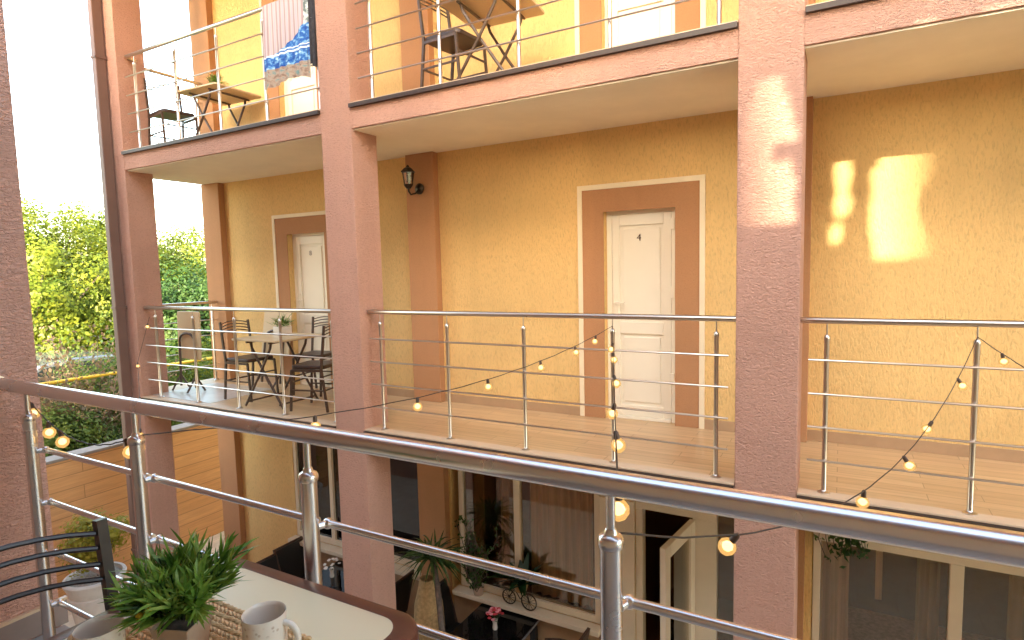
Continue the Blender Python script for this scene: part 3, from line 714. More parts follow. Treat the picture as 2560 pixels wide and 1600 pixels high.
for a, b, c, d in SUN_GAPS: part('pane', MB().box(a, b, hy0-0.03, hy0-0.025, c, d), M['sun_dim_glass'], sh_)  # added tinted panes dim the sun passing the gaps
# added unseen blockers keep low sun off the courtyard; the gap feeds the patches
blk = thing('sun_blocker', 'unseen two part sun blocker added behind the viewer', 'building', (10, -21, G))
part('wall', MB().box(-1.1, 6.75, -22, -20, G, 16.5), M['shed_wall'], blk)
part('wall', MB().box(8.55, 34.0, -22, -20, G, 16.5), M['shed_wall'], blk)

# near railing
rl = thing('balcony_railing', 'large polished steel balcony railing in the foreground with its thick round handrail', 'railing', (-1.1, 0.955, 0))
YN = 0.955
part('handrail', MB().tube([(NW+0.0, YN, 1.034), (-2.0, YN, 1.034), (-1, YN, 1.034), (0, YN, 1.034), (1.3, YN, 1.034), (2.6, YN, 1.034)], 0.0225, 28), M['steel'], rl, smooth=True)
part('wall_flange', MB().tube([(NW+0.001, YN, 1.034), (NW+0.055, YN, 1.034)], 0.030, 24), M['steel'], rl, smooth=True)
NP = [-2.492, -1.822, -1.098, -0.345, 0.395, 1.13]
for px in NP:
    p = part('post', MB().lathe([(0.0,0.0),(0.05,0.0),(0.05,0.006),(0.026,0.014),(0.0195,0.02),(0.0195,0.917)], (px, YN, 0.001), 20), M['steel'], rl, smooth=True)
    part('collar', MB().lathe([(0.0195,0.9171),(0.0222,0.919),(0.0235,0.924),(0.0232,0.931),(0.0205,0.938),(0.0125,0.9425),(0.0105,0.950),(0.009,0.952)], (px, YN, 0.001), 20), M['steel'], p, smooth=True)
    part('stem', MB().lathe([(0.0085,0.945),(0.0085,1.02)], (px, YN, 0.001), 14), M['steel'], p, smooth=True)
for zr in (0.806, 0.615, 0.424, 0.234):
    for a, b in zip(NP[:-1], NP[1:]):
        mb = MB().tube([(a+0.012, YN+0.033, zr), (b-0.012, YN+0.033, zr)], 0.0095, 14)
        mb.sphere((a+0.022, YN+0.033, zr), 0.0135, 12, 8); mb.tube([(a+0.012, YN+0.010, zr), (a+0.020, YN+0.033, zr)], 0.009, 10)
        part('rail', mb, M['steel'], rl, smooth=True)

# ------------------------------------------------------------------ near table and what stands on it
TX0, TX1, TY0, TY1, TZ = -1.335, -0.694, 0.05, 0.895, 0.72
def rrect(x0, x1, y0, y1, r, n=8):
    pts = []
    for cx, cy, a0 in ((x1-r, y1-r, 0), (x0+r, y1-r, pi/2), (x0+r, y0+r, pi), (x1-r, y0+r, 1.5*pi)):
        for i in range(n+1): a = a0+pi/2*i/n; pts.append((cx+r*cos(a), cy+r*sin(a)))
    return pts
tb = thing('table', 'balcony table with cream top and thick red brown rounded edge in the foreground', 'table', ((TX0+TX1)/2, (TY0+TY1)/2, 0))
outer = rrect(TX0, TX1, TY0, TY1, 0.075); inner = rrect(TX0+0.040, TX1-0.046, TY0+0.04, TY1-0.037, 0.05)
n = len(outer); em = MB()
prof = []   # edge moulding profile rings from inner-top to inner-bottom
def ring(k, z):   # k=0 inner outline, 1 outer outline, >1 beyond
    return [(i[0]+(o[0]-i[0])*k, i[1]+(o[1]-i[1])*k, z) for i, o in zip(inner, outer)]
rings = [ring(0.0, TZ-0.002), ring(0.0, TZ), ring(0.78, TZ), ring(0.93, TZ-0.004), ring(1.0, TZ-0.014), ring(1.0, TZ-0.030), ring(0.93, TZ-0.038), ring(0.7, TZ-0.041), ring(0.0, TZ-0.041)]
vv = [q for r_ in rings for q in r_]; ff = []
for i in range(len(rings)-1):
    for j in range(n): a = i*n+j; b = i*n+(j+1) % n; ff.append((a, b, b+n, a+n))
em.add(vv, ff)
part('tabletop', MB().prism(inner, 0.035, (0,0,TZ-0.0355), 'z'), M['laminate'], tb)
part('edge_moulding', em, M['edge_brown'], tb, smooth=True)
for sx in (TX0+0.09, TX1-0.09):
    for sy in (TY0+0.09, TY1-0.09):
        part('leg', MB().tube([(sx, sy, 0.001), (sx, sy, TZ-0.042)], 0.018, 12), M['bronze_metal'], tb, smooth=True)

# woven mat
mat = thing('placemat', 'woven seagrass placemat under the mugs and the planter', 'placemat', (-1.06, 0.5, TZ))
mm = MB(); x0, x1, y0, y1 = -1.235, -0.850, 0.22, 0.735
rows = 40
for i in range(rows):
    y = y0+(y1-y0)*(i+0.5)/rows; k = int((x1-x0)/0.0125)
    for j in range(k):
        x = x0+(j+0.5*(i % 2))*0.0125+random.uniform(-.001, .001)
        t = 0.5+random.uniform(-0.12, 0.12); sgn = 1 if i % 2 else -1
        c = Vector((x, y+random.uniform(-.001,.001), TZ+0.0055)); d = Vector((cos(t)*0.0085, sgn*sin(t)*0.0085, 0.0))
        mm.tube([c-d, c-d*0.5+Vector((0,0,.002)), c+d*0.5+Vector((0,0,.002)), c+d], 0.0045, 5, True, [0.0018, 0.0038, 0.0038, 0.0018])
part('weave', mm, M['weave'], mat, smooth=True)
part('backing', MB().box(x0, x1-0.004, y0+0.004, y1-0.004, TZ+0.0005, TZ+0.004), M['weave'], mat)

def mug(cx, cy, ang, label):
    z = TZ+0.0098
    t = thing('mug', label, 'mug', (cx, cy, z), group='mugs on the balcony table')
    prof = [(0.0,0.0),(0.030,0.0),(0.0345,0.006),(0.0365,0.03),(0.0372,0.085),(0.0366,0.0875),(0.0352,0.086),(0.0340,0.08),(0.0330,0.03),(0.030,0.012),(0.0,0.010)]
    part('cup', MB().lathe(prof, (cx, cy, z), 40), M['mug'], t, smooth=True)
    hp = []
    for i in range(13):
        a = -pi/2+pi*i/12; r = 0.035+0.026*cos(a)**0.8; hz = 0.045+0.026*sin(a)
        hp.append((cx+r*cos(ang), cy+r*sin(ang), z+hz))
    part('handle', MB().tube(hp, 0.0052, 10, True, [0.006]*13), M['ceramic'], t, smooth=True)
mug(-0.878, 0.650, radians(22), 'white mug with brown print standing right of the planter')
mug(-1.100, 0.492, radians(200), 'white mug standing left of the planter, cut by the bottom of the picture')

pl = thing('planter', 'square tan planter with a bushy green grass plant on the foreground table', 'potted plant', (-0.975, 0.565, TZ+0.0098))
pcx, pcy, pz = -1.016, 0.586, TZ+0.0098
def sq(h, z, ang=radians(22)):
    return [(pcx+h*sqrt(2)*cos(ang+pi/4+i*pi/2), pcy+h*sqrt(2)*sin(ang+pi/4+i*pi/2), z) for i in range(4)]
pm = MB(); R_ = [sq(0.026, pz), sq(0.036, pz+0.073), sq(0.033, pz+0.073), sq(0.032, pz+0.062)]
vv = [q for r_ in R_ for q in r_]; ff = [(3,2,1,0),(12,13,14,15)]
for i in range(3):
    for j in range(4): a = i*4+j; b = i*4+(j+1) % 4; ff.append((a, b, b+4, a+4))
pm.add(vv, ff); part('pot', pm, M['pot_tan'], pl, bevel=0.002)
def blades(cx, cy, cz, nb, lmin, lmax, spread, wid, mt, parent, name='foliage', up=0.35, seg=4, base=0.03, dk=1.0):
    V = []; F = []; A = []
    for i in range(nb):
        az = random.uniform(0, 2*pi); el = math.asin(min(0.99, max(-0.1, up+(1-up)*random.random()**1.0*random.choice((1, 0.85, 0.5))))) if True else 0
        L = random.uniform(lmin, lmax); d = Vector((cos(az)*cos(el), sin(az)*cos(el), sin(el)))
        p = Vector((cx+random.gauss(0, base), cy+random.gauss(0, base), cz+random.uniform(-0.005, 0.05)*spread))
        side = d.cross(Vector((0,0,1))); side = side.normalized() if side.length > 1e-3 else Vector((1,0,0))
        side = (side + Vector((random.gauss(0,.3), random.gauss(0,.3), random.gauss(0,.3)))).normalized()
        b0 = len(V); droop = random.uniform(0.1, 0.8)*dk + (dk-1.0)*0.7
        for k in range(seg+1):
            t = k/seg; wv = wid*(0.55+0.9*t*(1-t)*2)*(1-t**3)*random.uniform(0.9, 1.1)
            q = p + d*(L*t) + Vector((0,0,-droop*L*0.45*t*t))
            V += [q-side*wv, q+side*wv]
        for k in range(seg): F.append((b0+2*k, b0+2*k+1, b0+2*k+3, b0+2*k+2)); A.append(random.random())
    me = bpy.data.meshes.new(name); off = wloc(parent)
    me.from_pydata([(v.x-off.x, v.y-off.y, v.z-off.z) for v in V], [], F); me.update()
    at_ = me.attributes.new('leafvar', 'FLOAT', 'FACE'); at_.data.foreach_set('value', A)
    me.materials.append(mt); o = bpy.data.objects.new(name, me); COL.objects.link(o); o.parent = parent; return o
def bushy(cx, cy, cz, nst, slen, nbl, blen, wid, mt, parent, spread=0.9):
    V = []; F = []; A = []; sm = MB()
    for i in range(nst):
        az = random.uniform(0, 2*pi); tl = math.acos(random.uniform(cos(spread*1.25), 1.0))
        d = Vector((cos(az)*sin(tl), sin(az)*sin(tl), cos(tl))); L = slen*random.uniform(0.55, 1.0)*(1.0 if tl < 0.9 else 0.85)
        o0 = Vector((cx+0.022*cos(az)*sin(tl), cy+0.022*sin(az)*sin(tl), cz)); tip = o0+d*L
        sm.tube([o0, o0.lerp(tip, 0.5)+Vector((0,0,0.006)), tip], 0.0015, 5)
        tone = random.random()
        for k in range(nbl):
            t = random.uniform(0.25, 1.0); q = o0.lerp(tip, t)
            r = Vector((random.gauss(0,1), random.gauss(0,1), random.gauss(0,1))); r = (r-d*r.dot(d)).normalized()
            bd = (d*random.uniform(0.5, 1.5)+r*random.uniform(0.5, 1.0)+Vector((0,0,0.25))).normalized()
            side = bd.cross(r+Vector((random.gauss(0,.4), random.gauss(0,.4), random.gauss(0,.4)))).normalized()
            BL = blen*random.uniform(0.65, 1.1); b0 = len(V); dr = random.uniform(0, 0.35)
            for m_ in range(4):
                u = m_/3; ww = wid*(0.55, 1.0, 0.75, 0.06)[m_]; c = q+bd*(BL*u)-Vector((0,0,dr*BL*u*u)); V += [c-side*ww, c+side*ww]
            for m_ in range(3): F.append((b0+2*m_, b0+2*m_+1, b0+2*m_+3, b0+2*m_+2)); A.append(0.6*tone+0.4*random.random())
    off = wloc(parent); me = bpy.data.meshes.new('foliage')
    me.from_pydata([tuple(v-off) for v in V], [], F); me.update()
    at_ = me.attributes.new('leafvar', 'FLOAT', 'FACE'); at_.data.foreach_set('value', A)
    me.materials.append(mt); o = bpy.data.objects.new('foliage', me); COL.objects.link(o); o.parent = parent
    part('stems', sm, M['leaf_dark'], parent)
bushy(pcx, pcy, pz+0.080, 54, 0.120, 24, 0.055, 0.0030, M['grass_blade'], pl, 0.80)
# yellow flower heads among the leaves
part('flower', MB().sphere((pcx+0.012, pcy-0.075, pz+0.120), 0.008, 8, 6), M['petal_yellow'], pl)
part('flower', MB().sphere((pcx+0.024, pcy-0.068, pz+0.130), 0.007, 8, 6), M['petal_yellow'], pl)
part('soil', MB().add([(q[0], q[1], pz+0.0635) for q in sq(0.0318, 0)], [(0,1,2,3)]), M['soil'], pl)

# ------------------------------------------------------------------ metal chairs (slatted back)
def metal_chair(label, mt, seat_mt, group, w=0.40, d=0.40):
    t = thing('metal_chair', label, 'chair', (0,0,0), group=group)
    h = 0.885
    for s in (-1, 1):
        y = s*(w/2)
        part('rear_leg', MB().bar((-d/2-0.03, y, 0.001), (-d/2+0.02, y, 0.44), 0.021, 0.021).bar((-d/2+0.02, y, 0.44), (-d/2-0.035, y, h), 0.021, 0.021), mt, t)
        part('front_leg', MB().bar((d/2+0.01, y, 0.001), (d/2-0.02, y, 0.43), 0.020, 0.020), mt, t)
        part('seat_rail', MB().bar((-d/2+0.02, y, 0.425), (d/2-0.02, y, 0.425), 0.022, 0.022), mt, t)
        part('side_stretcher', MB().bar((-d/2-0.0, y, 0.22), (d/2-0.005, y, 0.22), 0.014, 0.014), mt, t)
    part('seat', MB().prism(rrect(-d/2, d/2, -w/2+0.005, w/2-0.005, 0.05, 4), 0.04, (0,0,0.437), 'z'), seat_mt, t, bevel=0.012, segs=3)
    for i, zz in enumerate((0.862, 0.83, 0.795, 0.762)):
        pts = []
        xb = -d/2+0.02-0.055*(zz-0.44)/(h-0.44)
        for k in range(9):
            u = -1+2*k/8; pts.append((xb-0.03*(1-u*u), u*(w/2-0.012), zz+0.028*(1-u*u)-0.004))
        part('back_slat', MB().tube(pts, 0.0058, 8), mt, t, smooth=True)
    part('stretcher', MB().bar((d/2-0.01, -w/2, 0.30), (d/2-0.01, w/2, 0.30), 0.014, 0.014), mt, t)
    part('stretcher', MB().bar((-d/2, -w/2, 0.22), (-d/2, w/2, 0.22), 0.014, 0.014), mt, t)
    return t
CH = 'slatted metal chairs'
chair = metal_chair('black slat back metal chair at the left end of the foreground table', M['black_metal'], M['seat_pad'], CH)
chair.location = (-1.175, 0.450, 0)
chairb = metal_chair('brown slat back chair left of the table on the first floor balcony', M['bronze_metal'], M['seat_pad'], CH, 0.38, 0.38)
chairb.location = (-5.93, 4.42, 0.0); chairb.rotation_euler = (0, 0, radians(4))
dup(chairb, (-4.80, 4.36, 0.0), radians(196), 'brown slat back chair right of the first floor table, next to the pink column', CH)
dup(chairb, (-5.42, 4.93, 0.0), radians(-80), 'brown slat back chair behind the first floor table, against the yellow wall', CH)
dup(chairb, (-6.98, 4.36, 2.861), radians(-8), 'slat back chair on the top floor balcony left of the towel', CH)
dup(chairb, (-2.88, 4.28, 2.861), radians(-5), 'slat back chair on the top floor balcony left of the crossed table legs', CH)

# ------------------------------------------------------------------ folding tables with scissor legs
def folding_table(label, group, w=0.62, d=0.62):
    t = thing('folding_table', label, 'table', (0,0,0), group=group)
    part('tabletop', MB().prism(rrect(-w/2, w/2, -d/2, d/2, 0.03, 4), 0.022, (0,0,0.72), 'z'), M['laminate_tan'], t, bevel=0.004)
    for s in (-1, 1):
        y = s*(d/2-0.09)
        for q in (-1, 1):
            yy = y+q*0.012
            part('leg', MB().tube([(q*0.27, yy, 0.012), (q*0.21, yy, 0.10), (0.0, yy, 0.40), (-q*0.15, yy, 0.64), (-q*0.17, yy, 0.705)], 0.013, 8), M['bronze_metal'], t, smooth=True)
    for q in (-1, 1):
        part('crossbar', MB().tube([(q*0.24, -d/2+0.08, 0.055), (q*0.24, d/2-0.08, 0.055)], 0.010, 8), M['bronze_metal'], t, smooth=True)
        part('crossbar', MB().tube([(q*0.17, -d/2+0.05, 0.703), (q*0.17, d/2-0.05, 0.703)], 0.012, 8), M['bronze_metal'], t, smooth=True)
    return t
FT = 'folding tables with crossed legs'
ft = folding_table('folding table with tan top and a grass pot on it on the first floor balcony', FT, 0.70, 0.66)
ft.location = (-5.33, 4.34, 0.0); ft.rotation_euler = (0, 0, radians(2))
dup(ft, (-6.62, 4.74, 2.861), radians(3), 'folding table with a small pot plant on the top floor balcony behind the towel', FT)
dup(ft, (-2.60, 4.44, 2.861), radians(4), 'folding table on the top floor balcony right of the chair, cut by the picture top', FT)
def folded_table(label, x, y, z, tilt, rz):
    t = thing('folded_table', label, 'table', (x, y, z), rz, group='folding tables with crossed legs')
    piv = bpy.data.objects.new('folded_top', None)
    def tl(p):   # tilt about x axis through floor
        return (p[0], p[1]*cos(tilt)-p[2]*sin(tilt)*-1*0 + p[2]*sin(tilt), p[2]*cos(tilt))
    bpy.data.objects.remove(piv)
    top = MB().prism(rrect(-0.25, 0.25, 0.40, 0.985, 0.03, 4), 0.02, (0, 0.02, 0), 'y'); top.v = [tl(p) for p in top.v]
    part('tabletop', top, M['laminate_tan'], t, local=True, bevel=0.004)
    pts = [(-0.17, 0, 0.06)] + [(-0.17, 0, 0.55)] + [(0.17*cos(pi-pi*i/8), 0, 0.62+0.10*sin(pi*i/8)) for i in range(9)] + [(0.17, 0, 0.55), (0.17, 0, 0.06)]
    part('leg_frame', MB().tube([tl(p) for p in pts], 0.014, 8), M['bronze_metal'], t, smooth=True, local=True)
    for sx in (-0.17, 0.17):
        part('foot', MB().tube([tl((sx, 0, 0.20)), (sx-0.02, -0.10, 0.012)], 0.012, 8).tube([tl((sx, 0, 0.20)), (sx+0.02, 0.10, 0.012)], 0.012, 8), M['bronze_metal'], t, smooth=True, local=True)
    return t
folded_table('folded cream topped table standing upright behind the left end of the first floor railing', -7.0, 4.33, 0.0, 0.03, radians(-4))
folded_table('folded cream topped table leaning on the yellow first floor balcony wall', -6.22, 4.90, 0.0, 0.16, radians(0))

def grass_pot(label, x, y, z, w=0.07, pm_=None):
    t = thing('potted_plant', label, 'potted plant', (x, y, z), group='small grass pots on the balcony tables')
    part('pot', MB().prism([(-w,-w),(w,-w),(w,w),(-w,w)], 0.10, (x,y,z), 'z'), M['ceramic'], t, bevel=0.006)
    blades(x, y, z+0.10, 150, 0.08, 0.17, 1, 0.005, M['grass_blade'], t, 'foliage', 0.25, 3, 0.03); return t
grass_pot('small grass plant in a white pot on the first floor folding table', -5.36, 4.42, 0.742)
grass_pot('small grass plant on the top floor folding table', -6.62, 4.70, 3.603, 0.05)

# ------------------------------------------------------------------ towels over the top railing
def cloth(name, label, cat, xc, w, yr, ztop, front, back, mt, wav, seed):
    t = thing(name, label, cat, (xc, yr, ztop))
    mb = MB(); nx, nz = 26, 34; vv = []; ff = []; r = 0.024
    tot = front+back+pi*r
    for j in range(nz+1):
        s = tot*j/nz
        for i in range(nx+1):
            u = -1+2*i/nx; x = xc+u*w/2
            fold = wav*sin(6.5*u+seed)*0.6+wav*0.5*sin(15*u+2*seed)
            if s < front: z = ztop-(front-s); y = yr-r-0.012; k = (front-s)/front
            elif s < front+pi*r: a = (s-front)/r; z = ztop+r*sin(a); y = yr-(r+0.012*(1-a/pi))*cos(a); k = 0
            else: z = ztop-(s-front-pi*r); y = yr+r; k = (s-front-pi*r)/back
            sag = (0.02*sin(3*u+seed)-0.02*u*u) * (1 if s < front else 0)*k
            vv.append((x*1.0 + 0.015*k*sin(9*u+seed), y-abs(fold)*(0.25+k) if s < front else y+abs(fold)*k*0.6, z+sag))
    for j in range(nz):
        for i in range(nx): a = j*(nx+1)+i; ff.append((a, a+1, a+nx+2, a+nx+1))
    mb.add(vv, ff); o = part('cloth', mb, mt, t, smooth=True)
    return t
cloth('towel', 'pale striped towel with blue printed hem hung over the top floor railing', 'towel', -4.505, 0.60, YF+0.08, 3.918+0.002, 0.735, 0.5, M['towel'], 0.028, 0.4)
cloth('towel', 'dark grey cloth hung on the top floor railing beside the pale towel', 'towel', -4.19, 0.15, YF+0.08, 3.918+0.004, 0.66, 0.5, M['dark_cloth'], 0.012, 2.0)

# ------------------------------------------------------------------ string lights
def catenary(a, b, sag, n=40):
    a = Vector(a); b = Vector(b); out = []
    for i in range(n+1):
        t = i/n; p = a+(b-a)*t; p.z -= sag*4*t*(1-t); out.append(p)
    return out
def at_frac(pts, f):
    k = f*(len(pts)-1); i = min(int(k), len(pts)-2); return pts[i].lerp(pts[i+1], k-i)
def string_light(label, spans, bulbs, r=0.0021):
    pts = []
    for a, b, s in spans: pts += (catenary(a, b, s) if not pts else catenary(a, b, s)[1:])
    pts = [p+Vector((0, 0, 0.0015*sin(i*1.7))) for i, p in enumerate(pts)]
    t = thing('string_lights', label, 'string lights', pts[0], group='warm bulb strings zigzagging over the courtyard')
    part('cord', MB().tube(pts, r, 6), M['cord'], t, smooth=True)
    for f, dx, dy in bulbs:
        p = at_frac(pts, f); d = Vector((dx, dy, -1)).normalized()
        b = part('bulb', MB().tube([p+d*0.020, p+d*0.025, p+d*0.034, p+d*0.046, p+d*0.056, p+d*0.062], 0.01, 14, True, [0.0075, 0.014, 0.0205, 0.0205, 0.0142, 0.003]), M['bulb'], t, smooth=True)
        part('filament', MB().tube([p+d*0.027, p+d*0.032, p+d*0.039, p+d*0.046, p+d*0.050], 0.008, 8, True, [0.004, 0.0105, 0.0135, 0.0105, 0.004]), M['filament'], b, smooth=True)
        part('socket', MB().tube([p-d*0.003, p+d*0.003, p+d*0.022], 0.0075, 10, True, [0.004, 0.0075, 0.0085]), M['socket'], b, smooth=True)
    return t
PA = (-0.345, YN, 0.945); PB = (-1.822, YN, 0.945)
F4 = (-1.41, 3.98, 0.99); F7 = (0.645, 3.98, 0.985); FL = (-7.0, 3.98, 0.98)
string_light('bulb string rising from the right foreground post to the post before the white door', [((-0.335, YN+0.012, 1.012), F4, 0.10)], [(0.012, 0.0, 0), (0.20, 0.2, 0), (0.35, -.3, .2), (0.55, .35, 0), (0.74, .1, .1), (0.83, -.3, 0)])
string_light('bulb string sagging from the facing post before the white door to the left foreground post', [(F4, PB, 0.13)], [(0.08, -.2, 0), (0.17, .2, 0), (0.30, .1, 0), (0.46, .0, .1), (0.625, 0, 0), (0.80, 0, 0)])
string_light('bulb string from the right foreground post to the facing post beyond the right column', [(PA, F7, 0.33)], [(0.148, -.7, 0), (0.43, -.1, 0), (0.575, .6, 0), (0.71, -.5, 0), (0.86, .6, 0)])
string_light('bulb string running off to the right from the facing post beyond the right column', [(F7, (0.395+0.75, YN, 0.945), 0.12)], [(0.10, .2, 0), (0.45, 0, 0), (0.8, 0, 0)])
string_light('bulb string from the left foreground post to the left end column across the courtyard', [(PB, (-7.20, 3.86, 0.42), 0.26), ((-7.20, 3.86, 0.42), (-7.05, 3.95, 0.95), 0.0)], [(0.02, 0, 0), (0.14, -.2, 0), (0.33, 0, 0), (0.50, .0, 0), (0.93, -.3, 0)])
string_light('low bulb string sagging behind the left foreground posts', [((NW+0.005, 1.05, 0.98), PB, 0.10)], [(0.09, .3, 0), (0.26, 0, 0), (0.37, .3, 0), (0.93, .5, 0)])

# ------------------------------------------------------------------ courtyard furniture (ground floor)
def rattan_chair(label, group):
    t = thing('rattan_chair', label, 'chair', (0,0,0), group=group)
    part('backrest', MB().bar((-0.215, 0, 0.42), (-0.32, 0, 0.885), 0.40, 0.024, up=(1,0,0.2)), M['black_weave'], t)
    rim = MB().tube([(-0.20,-0.215,0.40),(-0.325,-0.215,0.90),(-0.325,0.215,0.90),(-0.20,0.215,0.40)], 0.019, 8)
    part('back_rim', rim, M['rattan_rim'], t, smooth=True)
    part('seat', MB().box(-0.215, 0.24, -0.215, 0.215, 0.385, 0.435), M['black_weave'], t, bevel=0.015)
    for sx in (-0.20, 0.21):
        for sy in (-0.19, 0.19): part('leg', MB().bar((sx, sy, 0.001), (sx, sy, 0.384), 0.035, 0.035), M['rattan_rim'], t)
    return t
RC = 'black woven chairs in the courtyard'
rc = rattan_chair('black woven chair at the left courtyard table, right one of two side by side', RC)
rc.location = (-5.70, 4.87, G)
dup(rc, (-5.62, 4.40, G), 0, 'leftmost black woven chair beside the courtyard table', RC)
dup(rc, (-4.50, 4.82, G), pi, 'black woven chair seen just right of the central pink column base', RC)
dup(rc, (-3.42, 4.86, G), 0, 'black woven chair behind the palm trunk at the black glass table', RC)
def black_table(label, cx, cy, w, d):
    t = thing('black_table', label, 'table', (cx, cy, G), group='black glass tables in the courtyard')
    part('tabletop', MB().box(cx-w/2, cx+w/2, cy-d/2, cy+d/2, -2.140, -2.120), M['black_glass'], t, bevel=0.003)
    part('table_rim', MB().box(cx-w/2-0.008, cx+w/2+0.008, cy-d/2-0.008, cy+d/2+0.008, -2.155, -2.1405), M['grey_plastic'], t)
    part('apron', MB().box(cx-w/2+0.03, cx+w/2-0.03, cy-d/2+0.03, cy+d/2-0.03, -2.21, -2.1555), M['black_weave'], t)
    for sx in (-1, 1):
        for sy in (-1, 1): part('leg', MB().bar((cx+sx*(w/2-0.05), cy+sy*(d/2-0.05), G+0.001), (cx+sx*(w/2-0.05), cy+sy*(d/2-0.05), -2.2105), 0.06, 0.06), M['black_weave'], t)
    return t
black_table('black glass courtyard table with a vase of red and pink flowers', -2.94, 4.72, 0.66, 0.78)
black_table('black glass courtyard table with a vase of white flowers', -5.02, 4.70, 0.66, 0.72)
# tan chair at the right of the flower table
tc_ = thing('wooden_chair', 'wooden armchair with a tan seat partly hidden behind the middle foreground post', 'chair', (-2.28, 4.75, G))
part('seat', MB().box(-2.52, -2.14, 4.52, 4.98, G+0.40, G+0.45), M['tan_wicker'], tc_, bevel=0.015)
part('cushion_stripe', MB().box(-2.42, -2.37, 4.58, 4.88, G+0.451, G+0.456), M['black_weave'], tc_)
part('backrest', MB().bar((-2.12, 4.75, G+0.45), (-2.02, 4.75, G+0.88), 0.44, 0.03, up=(1,0,0)), M['rattan_rim'], tc_)
for sy in (4.50, 5.0):
    part('armrest', MB().tube([(-2.50, sy, G+0.60), (-2.35, sy, G+0.64), (-2.15, sy, G+0.66), (-2.06, sy, G+0.72)], 0.018, 8), M['rattan_rim'], tc_, smooth=True)
    part('leg', MB().bar((-2.49, sy, G+0.001), (-2.49, sy, G+0.60), 0.035, 0.035), M['rattan_rim'], tc_)
    part('leg', MB().bar((-2.13, sy, G+0.001), (-2.13, sy, G+0.45), 0.035, 0.035), M['rattan_rim'], tc_)

def flower_vase(label, x, y, z, mts, n, spread, h=0.10):
    t = thing('flower_vase', label, 'vase', (x, y, z), group='flower vases on the courtyard tables')
    part('vase', MB().lathe([(0.0,0),(0.022,0),(0.026,0.02),(0.020,0.06),(0.028,h),(0.025,h),(0.017,0.06),(0.0,0.02)], (x,y,z), 16), M['ceramic'], t, smooth=True)
    for mi, mt in enumerate(mts):
        mb = MB()
        for i in range(n):
            a = random.uniform(0, 2*pi); e = random.uniform(0.1, 1.4); rr = spread*random.uniform(0.7, 1)
            c = (x+rr*cos(a)*cos(e), y+rr*sin(a)*cos(e), z+h+0.03+rr*sin(e))
            for k in range(5):
                b = 2*pi*k/5; mb.sphere((c[0]+0.011*cos(b), c[1]+0.011*sin(b), c[2]), 0.0095, 6, 4, (1,1,.6))
        part('blossom', mb, mt, t)
    blades(x, y, z+h, 40, 0.03, spread*0.9, 1, 0.004, M['palm_leaf'], t, 'foliage', 0.1, 3, 0.015)
flower_vase('small vase with a red and pink bouquet on the black courtyard table', -2.91, 4.72, -2.119, [M['petal_red'], M['petal_pink']], 17, 0.085)
flower_vase('small vase with white flowers on the left courtyard table', -5.12, 4.72, -2.119, [M['petal_white']], 16, 0.095)

# dracaena palm beside the central column
pm_t = thing('palm_plant', 'slender palm with drooping leaves growing in front of the ground floor window', 'palm', (-3.28, 4.25, G))
tr_pts = [(-3.02, 4.02, G), (-3.12, 4.16, -2.5), (-3.28, 4.36, -2.1), (-3.46, 4.54, -1.72), (-3.58, 4.62, -1.50)]
part('trunk', MB().tube(tr_pts, 0.03, 10, True, [0.042, 0.036, 0.032, 0.030, 0.026]), M['bark'], pm_t, smooth=True)
blades(-3.58, 4.62, -1.50, 150, 0.24, 0.48, 1, 0.011, M['palm_leaf'], pm_t, 'crown', 0.1, 7, 0.03, 1.5)
part('planter_box', MB().lathe([(0.0,0),(0.13,0),(0.16,0.22),(0.14,0.22),(0.0,0.20)], (-3.02,4.02,G), 20), M['pot_tan'], pm_t, smooth=True)
# tall wicker floor vase
fv = thing('floor_vase', 'tall tan wicker floor vase behind the palm leaves', 'vase', (-3.92, 4.62, G))
part('body', MB().lathe([(0.0,0),(0.07,0),(0.13,0.25),(0.165,0.55),(0.15,0.80),(0.10,1.0),(0.085,1.08),(0.07,1.08),(0.09,0.98),(0.0,0.7)], (-3.72,4.72,G), 22), M['tan_wicker'], fv, smooth=True)
# thin twiggy plant by the window
tw = thing('twig_plant', 'thin leafless looking twig plant standing before the curtained ground floor window', 'plant', (-3.33, 5.02, -2.05))
tm = MB(); tipsP = []
for i in range(26):
    a = random.uniform(0, 2*pi); p = Vector((-3.33+random.uniform(-.02,.02), 5.03, -2.0)); q = [p]
    L = random.uniform(0.35, 0.85)
    for k in range(5):
        p = p+Vector((random.gauss(0.004, 0.035)*(1+k*0.2), random.gauss(-0.01, 0.012), L/5)); q.append(p); tipsP.append(tuple(p))
    tm.tube(q, 0.004, 5)
part('stems', tm, M['bark'], tw)
P_ = np.array(tipsP).repeat(5, 0)+rng.normal(size=(len(tipsP)*5, 3))*0.022
leaves('leaves', P_, rng.normal(size=P_.shape), 0.018, M['leaf_dark'], tw)
part('pot', MB().lathe([(0.0,0),(0.05,0),(0.065,0.10),(0.055,0.10),(0.0,0.08)], (-3.33,5.08,-2.049), 16), M['pot_tan'], tw, smooth=True)
